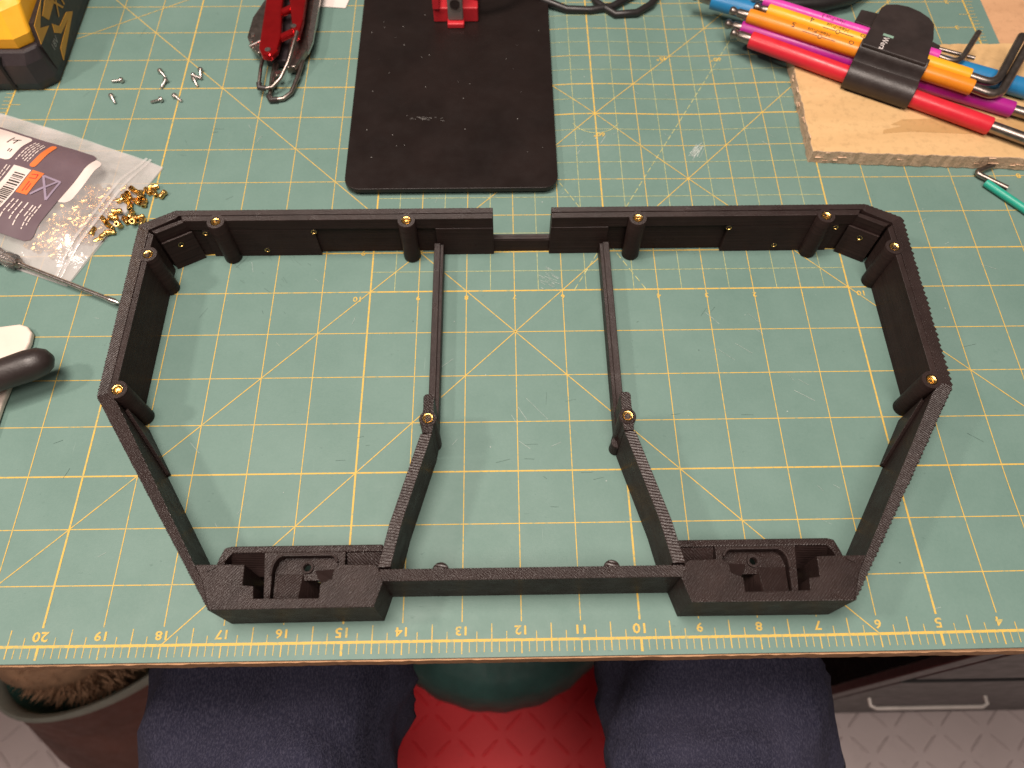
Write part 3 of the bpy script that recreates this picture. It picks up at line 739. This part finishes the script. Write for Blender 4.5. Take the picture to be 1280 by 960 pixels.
def onlab(pts, lift=.02): return [(*ab(a, b), bagz(a, b)+lift) for a, b in pts]
def lab_patch(a0, a1, b0, b1, lift, nu=10, nv=10): return grid(lambda u, v: (*ab(a0+(a1-a0)*u, b0+(b1-b0)*v), bagz(a0+(a1-a0)*u, b0+(b1-b0)*v)+lift), nu, nv)
def lab_round(a0, a1, b0, b1, r, lift):
    # rounded patch draped on the bag: strips across b
    N = 48; V, F = [], []
    for j in range(N+1):
        b = b0+(b1-b0)*j/N; d = min(b-b0, b1-b); e = r-math.sqrt(max(0, r*r-(r-d)**2)) if d < r else 0
        for i in range(41):
            a = a0+e+(a1-a0-2*e)*i/40; V.append((*ab(a, b), bagz(a, b)+lift))
    F = [(j*41+i, j*41+i+1, (j+1)*41+i+1, (j+1)*41+i) for j in range(N) for i in range(40)]
    return V, F
lab = obj('label', lab_round(.04, 3.0, -.03, 2.52, .18, .018), 'lab_purple', bg, smooth=60)
obj('card', lab_round(-.20, 2.6, .10, 1.45, .20, .006), 'lab_white', bg, smooth=60)
LZ = .030
obj('label_panel', lab_round(1.72, 2.9, .05, .86, .12, LZ), 'lab_white', lab)
obj('orange_pill', lab_round(1.07, 1.22, .06, .84, .07, LZ), 'lab_orange', lab)
obj('orange_square', lab_patch(.76, 1.06, .90, 1.54, LZ), 'lab_orange', lab)
bc = obj('barcode_field', lab_patch(1.08, 1.54, .92, 2.3, LZ), 'lab_white', lab)
bars = []
bb = 1.08
while bb < 2.24:
    w = rs.choice((.012, .018, .03, .04)); bars.append(lab_patch(1.12, 1.40, bb, bb+w, LZ+.004, 3, 1)); bb += w+rs.choice((.014, .02, .034))
g = obj('barcode', join(*bars), 'black_ink', lab); tag(g, None, None, None, 'stuff')
def lab_strip(a0, b0, a1, b1, w, lift=LZ):
    n = 6; V, F = [], []; L = math.hypot(a1-a0, b1-b0); na, nb = -(b1-b0)/L*w/2, (a1-a0)/L*w/2
    for i in range(n+1):
        t = i/n
        for q in (1, -1):
            a, b = a0+(a1-a0)*t+q*na, b0+(b1-b0)*t+q*nb; V.append((*ab(a, b), bagz(a, b)+lift))
    return V, [(2*i, 2*i+1, 2*i+3, 2*i+2) for i in range(n)]
txt = []
def words(a, b0, b1, h):
    b = b0
    while b < b1-.03:
        l = min(rs.uniform(.05, .16), b1-b); txt.append(lab_strip(a, b, a, b+l, h)); b += l+.028
for a, e in ((1.32, .74), (1.39, .80), (1.46, .72), (1.53, .66), (1.60, .78)): words(a, .12+rs.uniform(0, .06), e, .026)
for a, e in ((.30, 2.22), (.38, 2.32), (.46, 2.1), (.60, 2.36), (.74, 2.2), (.86, 2.05), (.97, 2.3)): words(a, 1.64+rs.uniform(0, .1), e, .028)
for a in (1.62, 1.70): words(a, .96, 1.7, .024)
g = obj('small_print', join(*txt), 'lab_white', lab); tag(g, None, None, None, 'stuff')
cr = [((.74, .96), (.30, .98)), ((.30, .98), (.28, 1.52)), ((.28, 1.52), (.74, .96)), ((.70, 1.50), (.36, 1.0)), ((.70, 1.5), (.52, 1.22))]
obj('lilac_mark', join(*[lab_strip(*p, *q, .05, LZ+.002*i) for i, (p, q) in enumerate(cr)]), 'lab_lilac', lab)
obj('arrow_mark', join(lab_strip(1.0, 1.02, .86, .98, .018, LZ+.004), lab_strip(.86, .98, .84, 1.1, .018, LZ+.005), lab_strip(.84, 1.1, 1.0, 1.12, .018, LZ+.006), lab_strip(.93, 1.2, .93, 1.48, .02, LZ+.004), lab_strip(.86, 1.24, .86, 1.44, .02, LZ+.004)), 'red_plastic', lab)
obj('panel_mark', join(lab_strip(1.95, .22, 1.95, .40, .03, LZ+.004), lab_strip(1.9, .22, 2.05, .30, .03, LZ+.005), lab_strip(2.1, .20, 2.1, .42, .03, LZ+.006), lab_strip(1.86, .55, 1.86, .64, .025, LZ+.004), lab_strip(1.92, .55, 1.92, .64, .025, LZ+.004)), 'black_ink', lab)

def brass_vf():
    seg = 18; V, F = [], []
    prof = [(.038, -.11), (.066, -.11), (.070, -.10), (.070, -.03), (.060, -.025), (.060, .02), (.070, .025), (.070, .09), (.062, .11), (.040, .11), (.038, .09), (.037, -.09)]
    for i, (r, h) in enumerate(prof):
        for k in range(seg):
            q = r*(.92 if (k % 2 and r > .065) else 1); a = 2*math.pi*k/seg+(.17 if h > 0 else 0); V.append((q*math.cos(a), q*math.sin(a), h))
    m = len(prof)
    for i in range(m):
        j = (i+1) % m
        for k in range(seg): F.append((i*seg+k, i*seg+(k+1) % seg, j*seg+(k+1) % seg, j*seg+k))
    return V, F
first = obj('brass_insert', brass_vf(), 'brass', None, smooth=35, at=(0, 0, 0)); ime = first.data; used = False
ri = random.Random(11)
def put_insert(x, y, z, label, group):
    global used
    o = first if not used else bpy.data.objects.new('brass_insert', ime)
    if used: COL.objects.link(o)
    used = True
    o.location = Vector((x, y, z))*IN
    o.scale = (.9, .9, .9)
    up = ri.random() < .18
    o.rotation_euler = Euler((math.radians(90 if not up else 8), ri.uniform(0, 6), ri.uniform(0, 6.3)))
    if up and z < .1: o.location.z += .04*IN
    tag(o, label, 'threaded insert', group)
OUT = [(-7.78, 9.62), (-7.96, 9.66), (-8.12, 9.72), (-8.02, 9.84), (-8.24, 9.58), (-8.38, 9.66), (-8.30, 9.42), (-8.46, 9.50), (-8.44, 9.30), (-8.60, 9.38), (-8.14, 9.38), (-8.60, 9.58), (-8.66, 9.80), (-8.52, 9.72),
       (-8.16, 8.98), (-8.30, 8.92), (-8.08, 8.86), (-8.36, 9.06), (-8.72, 9.18), (-8.62, 9.06), (-8.78, 9.02), (-8.66, 8.88), (-8.54, 8.74), (-8.74, 8.72), (-8.86, 8.84), (-8.94, 8.66), (-9.02, 8.52), (-8.82, 8.52), (-8.92, 8.38), (-9.08, 8.36), (-8.70, 8.58),
       (-8.20, 9.52), (-8.52, 9.42), (-8.74, 9.30), (-8.80, 9.40), (-8.90, 9.12), (-9.00, 8.92), (-9.04, 8.70), (-9.14, 8.50), (-8.44, 8.90), (-8.24, 8.82)]
for i, (x, y) in enumerate(OUT):
    put_insert(x, y, .072+(.11 if i in (5, 7, 9, 19, 21, 24, 26, 31, 32, 34, 37) else 0), 'tiny knurled brass threaded insert spilled onto the mat outside the bag', 'brass inserts spilled from the bag')
n = 0
while n < 150:
    a, b = ri.uniform(-.80, .28), ri.uniform(.55, 2.8)
    if a > -.1 and b < 1.1: continue
    if a > .08 and b < 1.7: continue
    x, y = ab(a, b); zt = bagz(a, b)
    if zt < .22: continue
    z = .085 if zt < .27 else ri.choice((.085, zt-.16))
    put_insert(x, y, z, 'tiny brass threaded insert among those still inside the clear bag', 'brass inserts inside the bag'); n += 1

# ------------------------------------------------------------------ screwdriver, scraper, black handle on the left
sdv = thing('precision_screwdriver', 'small steel screwdriver with clear handle lying left of the frame', 'screwdriver', (-10.4, 7.7, 0))
def clear_mat():
    s = NT('clear_acrylic'); s.set((.92, .86, .84, 1), .08); s.b.inputs['Transmission Weight'].default_value = .9; s.b.inputs['IOR'].default_value = 1.49; return s.m
M['acrylic'] = clear_mat()
ax = Vector((2.34, -1.03, 0)).normalized()
hp = Vector((-10.62, 7.80, .19))
obj('shaft', tube([hp-ax*.1, hp+ax*2.45, hp+ax*2.55, hp+ax*2.70, hp+ax*2.80], [.048, .048, .060, .062, .02], 14), 'steel', sdv, smooth=50)
obj('handle', lathe([(.10, -1.2), (.17, -1.1), (.18, -.25), (.13, -.08), (.17, 0), (.17, .18), (.11, .24), (.06, .26)], hp, tuple(ax), 12), 'acrylic', sdv, smooth=35)
obj('ferrule', lathe([(.06, .22), (.10, .25), (.10, .30), (.05, .32)], hp, tuple(ax), 14), 'dark_steel', sdv, smooth=40)
wp = thing('plastic_spudger', 'flat cream plastic pry tool at the left edge of the mat', 'pry tool', (-10.2, 5, 0))
obj('blade', prism([(-12.5, 6.0), (-10.5, 6.14), (-9.95, 6.22), (-9.78, 6.16), (-9.66, 6.02), (-9.64, 5.80), (-9.68, 5.55), (-9.74, 5.1), (-9.80, 4.4), (-9.82, 3.4), (-10.1, 2.0), (-12.5, 2.0)], .02, .17), 'white_plastic', wp, bevel=.045, seg=3)
hd = thing('tool_handle', 'rounded black tool handle pointing in from the left edge', 'handle', (-9.4, 4.9, 0))
obj('grip', tube([(-12.5, 3.55, .65), (-10.6, 4.38, .66), (-9.6, 4.80, .66), (-9.15, 4.99, .66), (-8.95, 5.08, .66), (-8.82, 5.13, .66), (-8.75, 5.16, .66)], [.26, .27, .29, .30, .27, .19, .06], 24), 'black_plastic', hd, smooth=80)
obj('neck', tube([(-12.5, 3.55, .3), (-11.4, 4.0, .3), (-10.8, 4.25, .55)], .2, 16), 'black_plastic', hd, smooth=80)
obj('vent_pin', cyl((-9.16, 5.14, .88), (-9.16, 5.145, .91), .025), 'ledge_hole', hd)

# ------------------------------------------------------------------ wooden board and hex keys
bd = thing('wooden_board', 'offcut of pale plywood with chipped edges under the hex keys', 'board', (9.8, 12, 0))
def board_poly():
    pts = []
    corners = [(6.80, 10.44), (13.6, 10.05), (13.75, 13.93), (6.88, 13.9)]
    for i in range(4):
        a, b = Vector(corners[i]), Vector(corners[(i+1) % 4]); n_ = int((b-a).length/.12); nn = Vector(((b-a).y, -(b-a).x)).normalized()
        for k in range(n_): pts.append(tuple(a+(b-a)*(k/n_)+nn*random.uniform(-.018, .018)))
    return pts
bpoly = board_poly()
tb = obj('board_body', prism(bpoly, 0.003, .385), 'board', bd, bevel=.02)
tb.data.materials.append(M['board_edge'])
for p in tb.data.polygons:
    if abs(p.normal.z) < .5: p.material_index = 1
obj('veneer_patch', prism([(8.5, 10.95), (9.15, 11.0), (12.9, 10.75), (12.9, 11.25), (10.5, 11.42), (9.05, 11.38), (8.75, 11.22), (9.02, 11.18), (8.55, 11.06)], .3855, .389), 'board_veneer', bd)
spl = []
for i in range(26):
    if i % 3: x = rs.uniform(6.9, 13); y = 10.44-(x-6.8)*.057; dx, dy = rs.uniform(.05, .2), -.015
    else: y = rs.uniform(10.6, 13); x = 6.81; dx, dy = -.015, rs.uniform(.05, .2)
    z = rs.uniform(.1, .40); h = rs.uniform(.004, .012)
    spl.append(box(min(x, x+dx), max(x, x+dx)+.012, min(y, y+dy)-.012, max(y, y+dy), z, z+h))
g = obj('splinters', join(*spl), 'board_edge', bd); tag(g, None, None, None, 'stuff')
KO = Vector((8.4, 12.1)); KD = Vector((.879, -.477)); KN = Vector((.477, .879))
def K(d, n, z): p = KO+KD*d+KN*n; return (p.x, p.y, z)
def bend(path_pts, r, n=8):
    """round the middle corner of a 3-point path"""
    a, b, c_ = [Vector(p) for p in path_pts]; u = (a-b).normalized(); v = (c_-b).normalized(); p0, p1 = b+u*r, b+v*r
    return [tuple(a)]+[tuple((1-t)**2*p0+2*t*(1-t)*b+t*t*p1) for t in [i/n for i in range(n+1)]]+[tuple(c_)]
def hexkey(colname, label, a, b, rs_, rm, tip, corner=None, end=None, text=None):
    t = thing('hex_key', label, 'hex key', (K(*a)[0], K(*a)[1], .4), 'colour-sleeved hex keys in the black holder')
    A, B = Vector(K(*a)), Vector(K(*b)); ax_ = (B-A).normalized(); L = (B-A).length
    obj('sleeve', lathe([(rm*1.02, .0), (rs_*.94, 0), (rs_, .03), (rs_, L-.03), (rs_*.94, L), (rm*1.02, L)], A, tuple(ax_), 22), 'k_'+colname, t, smooth=40)
    T = A-ax_*tip
    obj('ball_end', lathe([(.01, -.02), (rm*.75, .0), (rm*1.0, .05), (rm*.9, .11), (rm*.62, .16), (rm*.95, .22), (rm, tip+.02)], T, tuple(ax_), 12), 'dark_steel', t, smooth=35)
    if corner:
        path = bend([tuple(B-ax_*.05), K(*corner), K(*end)], .34)
        obj('short_leg', tube(path, rm, 12), 'dark_steel', t, smooth=60)
    else:
        obj('shank', cyl(B-ax_*.05, B+ax_*1.0, rm, seg=12), 'dark_steel', t, smooth=60)
    return t, A, ax_, rs_
def key_text(t, A, ax_, r, dist, s, size, tilt=.0):
    side_ = Vector((-KN.x, -KN.y, 0)); up = Vector((0, 0, 1))
    nrm = (up*math.cos(tilt)+side_*math.sin(tilt)).normalized(); xd = -ax_; yd = nrm.cross(xd).normalized()
    V, F = text_vf(s, size, (0, 0, 0), (1, 0, 0), (0, 1, 0))
    c0 = A+ax_*dist
    W = []
    for x, y, _ in V:
        th = y/r; W.append(tuple(c0+xd*x+nrm*((r+.004)*math.cos(th))+yd*((r+.004)*math.sin(th))))
    return obj('lettering', (W, F), 'black_ink', t)
def key_mark(t, A, ax_, r, d0, d1, off, tilt, ringat=None):
    side_ = Vector((-KN.x, -KN.y, 0)); nrm = (Vector((0, 0, 1))*math.cos(tilt)+side_*math.sin(tilt)).normalized(); yd = nrm.cross(-ax_).normalized()
    pt_ = lambda d, y: tuple(A+ax_*d+nrm*((r+.004)*math.cos(y/r))+yd*((r+.004)*math.sin(y/r)))
    seg_ = []
    def strip(p, q, w=.012):
        seg_.append(([pt_(p[0], p[1]-w/2), pt_(q[0], q[1]-w/2), pt_(q[0], q[1]+w/2), pt_(p[0], p[1]+w/2)], [(0, 1, 2, 3)]))
    if ringat:
        strip((d0, off), (ringat-.05, off)); strip((ringat+.05, off), (d1, off))
        for k in range(12):
            a0, a1 = 6.283*k/12, 6.283*(k+1)/12; ro, rn = .05, .036
            seg_.append(([pt_(ringat+ro*math.cos(a0), off+ro*math.sin(a0)), pt_(ringat+ro*math.cos(a1), off+ro*math.sin(a1)), pt_(ringat+rn*math.cos(a1), off+rn*math.sin(a1)), pt_(ringat+rn*math.cos(a0), off+rn*math.sin(a0))], [(0, 1, 2, 3)]))
    return obj('printed_mark', join(*seg_), 'black_ink', t)
hexkey('red', 'red sleeved hex key, nearest in the holder and resting on the board', (-3.07, .33, .60), (2.72, .14, .60), .198, .13, .50)
hexkey('purple', 'dark magenta hex key half hidden beneath the orange one', (-3.42, .66, .57), (3.07, .95, .57), .185, .12, .40)
k = hexkey('orange', 'orange sleeved hex key marked 5 with a long bent end', (-3.36, .78, .85), (2.02, .78, .90), .175, .105, .46, (2.62, .80, .85), (2.86, 2.80, 1.02))
key_text(*k, 1.72, 'Hex-Plus', .155, .12); key_text(*k, 1.10, '5', .21, .12); key_mark(*k, 1.35, 2.15, .10, .12, 1.78)
key_text(*k, 2.50, 'O', .17, .12)
k = hexkey('yellow', 'yellow sleeved hex key marked 4 behind the orange one', (-2.99, 1.07, .93), (1.87, 1.05, .96), .162, .095, .34, (2.46, 1.08, .93), (2.64, 2.84, 1.06))
key_text(*k, 1.70, 'Hex-Plus', .15, .15); key_text(*k, 1.08, '4', .20, .15); key_mark(*k, 1.38, 2.12, .10, .15, 1.74)
key_text(*k, 2.10+.2, 'O', .15, .15)
k = hexkey('pink', 'slim pink hex key with a short bent end', (-3.19, 1.37, .93), (1.08, 1.37, .96), .135, .070, .30, (1.56, 1.37, .93), (1.72, 2.58, 1.0))
key_text(*k, 1.72, 'Hex-Plus 3', .13, .3)
hexkey('blue', 'thick blue hex key at the back of the set', (-4.42, 1.28, .60), (3.30, 1.74, .61), .22, .14, .5)
hexkey('teal', 'small teal hex key mostly behind the holder', (-.5, 2.02, .60), (.92, 2.14, .60), .085, .05, .2)
hb = thing('hex_key_holder', 'black plastic clip holder gripping the coloured hex keys', 'holder', (8.5, 12.4, .39))
def kpoly(pts, z0, z1): return prism([K(d, n, 0)[:2] for d, n in pts], z0, z1)
obj('clip_plate', kpoly([(-.64, .62), (.86, .62), (.80, 1.6), (.70, 2.08), (.54, 2.26), (.29, 2.38), (0, 2.43), (-.27, 2.38), (-.49, 2.26), (-.57, 2.1)], 1.02, 1.20), 'black_plastic', hb, bevel=.03)
def extr(prof, d0, d1):
    """profile in (n,z) swept along the key direction"""
    n_ = len(prof); V = [K(d0, a, z) for a, z in prof]+[K(d1, a, z) for a, z in prof]
    return V, [tuple(range(n_))[::-1], tuple(range(n_, 2*n_))]+[(i, (i+1) % n_, n_+(i+1) % n_, n_+i) for i in range(n_)]
arcp = [(.24+.32*math.cos(math.radians(a)), .62+.32*math.sin(math.radians(a))) for a in range(270, 64, -15)]
arcp += [(.46, .84), (.53, .92)]+[(.81+.28*math.cos(math.radians(a)), .92+.28*math.sin(math.radians(a))) for a in range(160, 84, -15)]
inn = [(.83, 1.09), (.68, 1.04), (.61, .90), (.56, .78), (.44, .74)]+[(.24+.225*math.cos(math.radians(a)), .62+.215*math.sin(math.radians(a))) for a in range(60, 271, 15)]
obj('front_barrel', extr(arcp+inn, -.66, .90), 'black_plastic', hb, smooth=35, bevel=.012)
obj('rear_clip', kpoly([(-1.0, 1.62), (-.98, 2.12), (-.5, 2.18), (-.45, 1.58)], .72, .98), 'black_plastic', hb, bevel=.02)
obj('rear_clip', kpoly([(.70, 1.3), (1.02, 1.35), (1.06, 2.0), (.62, 2.12)], .50, .80), 'black_plastic', hb, bevel=.02)
obj('clip_base', kpoly([(-.55, -.02), (.80, -.02), (.80, 1.9), (-.55, 1.9)], .386, .402), 'black_plastic', hb)
obj('side_web', kpoly([(-.5, 1.55), (.62, 1.55), (.6, 1.66), (-.5, 1.66)], .402, .98), 'black_plastic', hb)
kx, ky = Vector((KD.x, KD.y, 0)), Vector((KN.x, KN.y, 0))
obj('lettering', text_vf('Wera', .20, K(-.19, .86, 1.203), -ky, kx), 'white_ink', hb)
obj('logo_patch', kpoly([(-.28, 1.12), (-.04, 1.12), (-.04, 1.20), (-.28, 1.20)], 1.1995, 1.2025), 'logo_green', hb)
tk = thing('hex_key', 'single teal hex key lying on the mat in front of the board', 'hex key', (10.9, 9.5, 0))
obj('short_leg', tube(bend([(11.1, 9.55+.0, .10), (10.50, 10.02, .10), (10.98, 10.22, .12)], .16), .062, 12), 'dark_steel', tk, smooth=60)
A = Vector((10.66, 9.72, .10)); B = Vector((12.3, 7.75, .10)); ax_ = (B-A).normalized()
obj('sleeve', lathe([(.065, 0), (.085, 0), (.09, .02), (.09, (B-A).length), (.065, (B-A).length)], A, tuple(ax_), 20), 'k_teal', tk, smooth=40)
obj('ball_end', lathe([(.06, 0), (.06, .2), (.04, .25), (.06, .3), (.02, .36)], B, tuple(ax_), 12), 'dark_steel', tk, smooth=40)

# ------------------------------------------------------------------ under the table: drawers, stool, pet bed
dc = thing('drawer_cabinet', 'black drawer unit with silver handles standing on the floor', 'drawers', (20, 8, ZF))
M['carcass'] = simple('shaded_black_carcass', (.004, .0035, .0035, 1), .9, spec=.1)  # black lowered further so the base colour carries the table's shadow
obj('carcass', box(12.1, 32, .95, 20, ZF, -4), 'carcass', dc, bevel=.05)
obj('edge_post', box(12.104, 12.75, .62, .948, ZF+.2, -4), 'black_plastic', dc, bevel=.05)
M['satin_alu'] = simple('satin_aluminium', (.72, .66, .62, 1), .5, .25)
M['drawer'] = simple('black_drawer_front', (.013, .0120, .0128, 1), .42, var=.2, vscale=20)
for z0, z1 in ((ZF+.4, -14.1), (-13.1, -4.2)):
    dr = obj('drawer_front', box(12.95, 32, .62, .945, z0, z1), 'drawer', dc, bevel=.06)
    zh = z0+2.6 if z0 < -20 else -13.0
    zh = -19.2 if z0 < -20 else -9.8
    hs = 0 if z0 < -20 else 1.3
    obj('handle', tube([(x+hs, y, z) for x, y, z in [(14.0, .60, zh), (14.0, .32, zh), (14.2, .22, zh), (18.4, .22, zh), (18.6, .32, zh), (18.6, .60, zh)]], .08, 10), 'satin_alu', dr, smooth=50)
st = thing('floor_cushion', 'dark green round pleated floor cushion between the knees', 'cushion', (-.6, 6.6, ZF))
def cushion():
    V, F = [], []; seg = 96; cx, cy = -.75, 6.9
    prof = [(5.2, ZF+.02), (6.0, ZF+.6), (6.25, ZF+2.2), (6.2, ZF+4.2), (5.9, ZF+5.0), (5.2, ZF+5.5), (2.5, ZF+5.8), (.01, ZF+5.7)]
    for i, (r, z) in enumerate(prof):
        for k in range(seg):
            a = 2*math.pi*k/seg; pl = 1+.007*math.sin(k*math.pi/2.0+.4*math.sin(k*.7))*(1 if 0 < i < 6 else .2)
            V.append((cx+r*pl*math.cos(a), cy+r*pl*.98*math.sin(a), z))
    for i in range(len(prof)-1):
        for k in range(seg): F.append((i*seg+k, i*seg+(k+1) % seg, (i+1)*seg+(k+1) % seg, (i+1)*seg+k))
    F.append(tuple(range(seg))[::-1]); return V, F
M['teal_cloth'] = simple('dark_teal_cloth', (.026, .088, .078, 1), .6, var=.2, vscale=40, bump=.4, bscale=300)
M['teal_lining'] = simple('teal_lining_cloth', (.05, .17, .145, 1), .8, var=.15, vscale=30, bump=.4, bscale=300)
M['pale_rim'] = simple('pale_rim_cloth', (.24, .25, .21, 1), .9, var=.12, vscale=40, bump=.4, bscale=250)
M['brown_cloth'] = simple('brown_cloth', (.105, .042, .032, 1), .85, var=.2, vscale=25, bump=.4, bscale=250)
M['tan_fur'] = simple('tan_fur', (.38, .22, .13, 1), .95, var=.25, vscale=80, bump=.5, bscale=200)
obj('cushion_cover', cushion(), 'teal_cloth', st, smooth=70)
pb = thing('oval_basket', 'brown oval cloth basket with teal lining and pale rim on the floor', 'basket', (-19, 5, ZF))
def oval(prof, cx, cy, sx, sy, seg=64, ang=.52):
    V, F = [], []
    for r, z, e in prof:
        for k in range(seg):
            a = 2*math.pi*k/seg; x, y = r*sx*math.cos(a), r*sy*math.sin(a)+e
            V.append((cx+x*math.cos(ang)-y*math.sin(ang), cy+x*math.sin(ang)+y*math.cos(ang), z+.25*math.sin(3*a+r)))
    for i in range(len(prof)-1):
        for k in range(seg): F.append((i*seg+k, i*seg+(k+1) % seg, (i+1)*seg+(k+1) % seg, (i+1)*seg+k))
    return V, F
PC = (-17.0, 3.75, 4.6, 3.0)
obj('outer_wall', oval([(1.10, ZF+.1, -2.3), (1.22, ZF+1.0, -2.1), (1.2, ZF+3, -1.3), (1.08, ZF+6.0, -.3), (1.0, ZF+8.0, 0)], *PC), 'brown_cloth', pb, smooth=80)
obj('rim', oval([(1.0, ZF+7.95, 0), (1.02, ZF+8.4, 0), (.98, ZF+8.7, 0), (.93, ZF+8.5, 0), (.92, ZF+7.9, 0)], *PC), 'pale_rim', pb, smooth=80)
obj('lining', oval([(.925, ZF+8.0, 0), (.86, ZF+6, 0), (.82, ZF+3.5, 0), (.5, ZF+2.2, 0), (.02, ZF+2.1, 0)], *PC), 'teal_lining', pb, smooth=80)
def fur():
    V, F = [], []; cx, cy = -18.7, 2.9; rr = random.Random(5)
    seg = 40; prof = [(1.2, 2.4), (1.6, 5), (1.9, 7.6), (2.0, 8.8), (1.5, 9.7), (.6, 10.1), (.01, 10.1)]
    for r, z in prof:
        for k in range(seg):
            a = 2*math.pi*k/seg; q = r*(1+.06*math.sin(3*a+z)); V.append((cx+q*1.05*math.cos(a), cy+q*.75*math.sin(a), ZF+z))
    for i in range(len(prof)-1):
        for k in range(seg): F.append((i*seg+k, i*seg+(k+1) % seg, (i+1)*seg+(k+1) % seg, (i+1)*seg+k))
    return V, F
def tufts():
    V, F = [], []; cx, cy = -18.7, 2.9; rr = random.Random(6)
    for i in range(2600):
        a = rr.uniform(0, 6.283); t = rr.random()
        z = 5.5+4.5*t; r = 2.0*math.sqrt(max(.02, 1-(t**2.2)))
        p = Vector((cx+r*1.05*math.cos(a), cy+r*.75*math.sin(a), ZF+z)); o = Vector((math.cos(a), math.sin(a), .5+t))+Vector((rr.gauss(0, .4), rr.gauss(0, .4), rr.gauss(0, .3)))
        o.normalize(); L = rr.uniform(.3, .8); w = o.cross(Vector((rr.gauss(0, 1), rr.gauss(0, 1), rr.gauss(0, 1)))).normalized()*.05
        b = len(V); V += [tuple(p-w), tuple(p+w), tuple(p+o*L+Vector((0, 0, -.12)))]; F.append((b, b+1, b+2))
    return V, F
fb = thing('fur_throw', 'fluffy tan fur throw bundled inside the oval basket', 'throw', (-18.7, 2.9, ZF+2.2))
obj('bundle', fur(), 'tan_fur', fb, smooth=80)
g = obj('fur', tufts(), 'tan_fur', fb); tag(g, None, None, None, 'stuff')

# ------------------------------------------------------------------ the seated person
def denim():
    s = NT('dark_blue_denim'); P = s.pos()
    c = s.ramp(s.noise(16, P, 4), [(.3, (.014, .0145, .031)), (.7, (.026, .026, .050))])
    w = s.ramp(s.noise(1.0, P, 3, .7, (1500, 520, 900)), [(.42, (0, 0, 0)), (.62, (1, 1, 1))])
    c = s.mix(s.math('MULTIPLY', w, .5), c, (.085, .082, .125, 1))
    fade = s.ramp(s.noise(3.2, P, 3, .5, (3, 1.2, 1, .3)), [(.5, (0, 0, 0)), (.72, (1, 1, 1))])
    c = s.mix(s.math('MULTIPLY', fade, .22), c, (.07, .062, .09, 1))
    h = s.math('ADD', s.math('MULTIPLY', s.noise(1.0, P, 3, .5, (30, 10, 18, .6)), 22.0), s.math('MULTIPLY', w, .6))
    s.bump(h, .55, .0018)
    return s.set(c, .9, 0, .2)
M['denim'] = denim()
def person():
    J = [((-.4, -19, -6.5), 5.2, 4.2), ((-.4, -19.5, 0), 5.6, 3.8), ((-.4, -19.5, 7), 5.6, 3.6),
         ((-4.2, -16, -7.6), 3.9, 3.5), ((-5.3, -8, -7.6), 3.6, 3.3), ((-5.75, -1, -7.4), 3.3, 3.1), ((-5.9, 4.5, -7.6), 2.8, 2.6), ((-6.2, 5.6, -9.5), 2.6, 2.5), ((-6.2, 5.2, -16), 2.4, 2.4), ((-6.1, 4.4, -24.5), 1.9, 1.9),
         ((3.4, -16, -7.6), 3.7, 3.5), ((4.3, -8, -7.6), 3.1, 3.2), ((4.7, -1, -7.4), 2.6, 2.9), ((5.0, 4.5, -7.6), 2.6, 2.6), ((5.0, 5.6, -9.5), 2.45, 2.45), ((5.0, 5.2, -16), 2.3, 2.3), ((5.1, 4.4, -24.5), 1.8, 1.8)]
    E = [(0, 1), (1, 2), (0, 3), (3, 4), (4, 5), (5, 6), (6, 7), (7, 8), (8, 9), (0, 10), (10, 11), (11, 12), (12, 13), (13, 14), (14, 15), (15, 16)]
    base = Vector((-.4, -19, ZF))
    me = bpy.data.meshes.new('person'); me.from_pydata([(Vector(p)-base)*IN for p, _, _ in J], E, [])
    o = bpy.data.objects.new('person', me); COL.objects.link(o); o.location = base*IN
    m = o.modifiers.new('skin', 'SKIN'); m.use_smooth_shade = True
    for sv_, (_, a, b) in zip(me.skin_vertices[0].data, J): sv_.radius = (a*IN, b*IN)
    me.skin_vertices[0].data[0].use_root = True
    s1 = o.modifiers.new('sub', 'SUBSURF'); s1.levels = 4; s1.render_levels = 4
    dp = o.modifiers.new('folds', 'DISPLACE'); tx = bpy.data.textures.new('folds', 'CLOUDS'); tx.noise_scale = .07; dp.texture = tx; dp.strength = .02; dp.mid_level = .5; dp.texture_coords = 'GLOBAL'
    d2 = o.modifiers.new('creases', 'DISPLACE'); t2 = bpy.data.textures.new('creases', 'MUSGRAVE'); t2.noise_scale = .085; t2.musgrave_type = 'RIDGED_MULTIFRACTAL'; d2.texture = t2; d2.strength = .013; d2.mid_level = .5; d2.texture_coords = 'GLOBAL'
    me.materials.append(M['denim'])
    tag(o, 'seated person in dark blue jeans, thighs under the near table edge', 'person'); ORI[o] = base
    for x in (-6.1, 5.1):
        obj('shoe', tube([(x, 3.6, ZF+1.0), (x, 5.5, ZF+1.4), (x, 8.5, ZF+1.2), (x, 11.4, ZF+.9), (x, 12.6, ZF+.8)], [1.0, 1.7, 1.7, 1.5, .5], 16, flat=.75), 'black_plastic', o, smooth=70)
    return o
person()
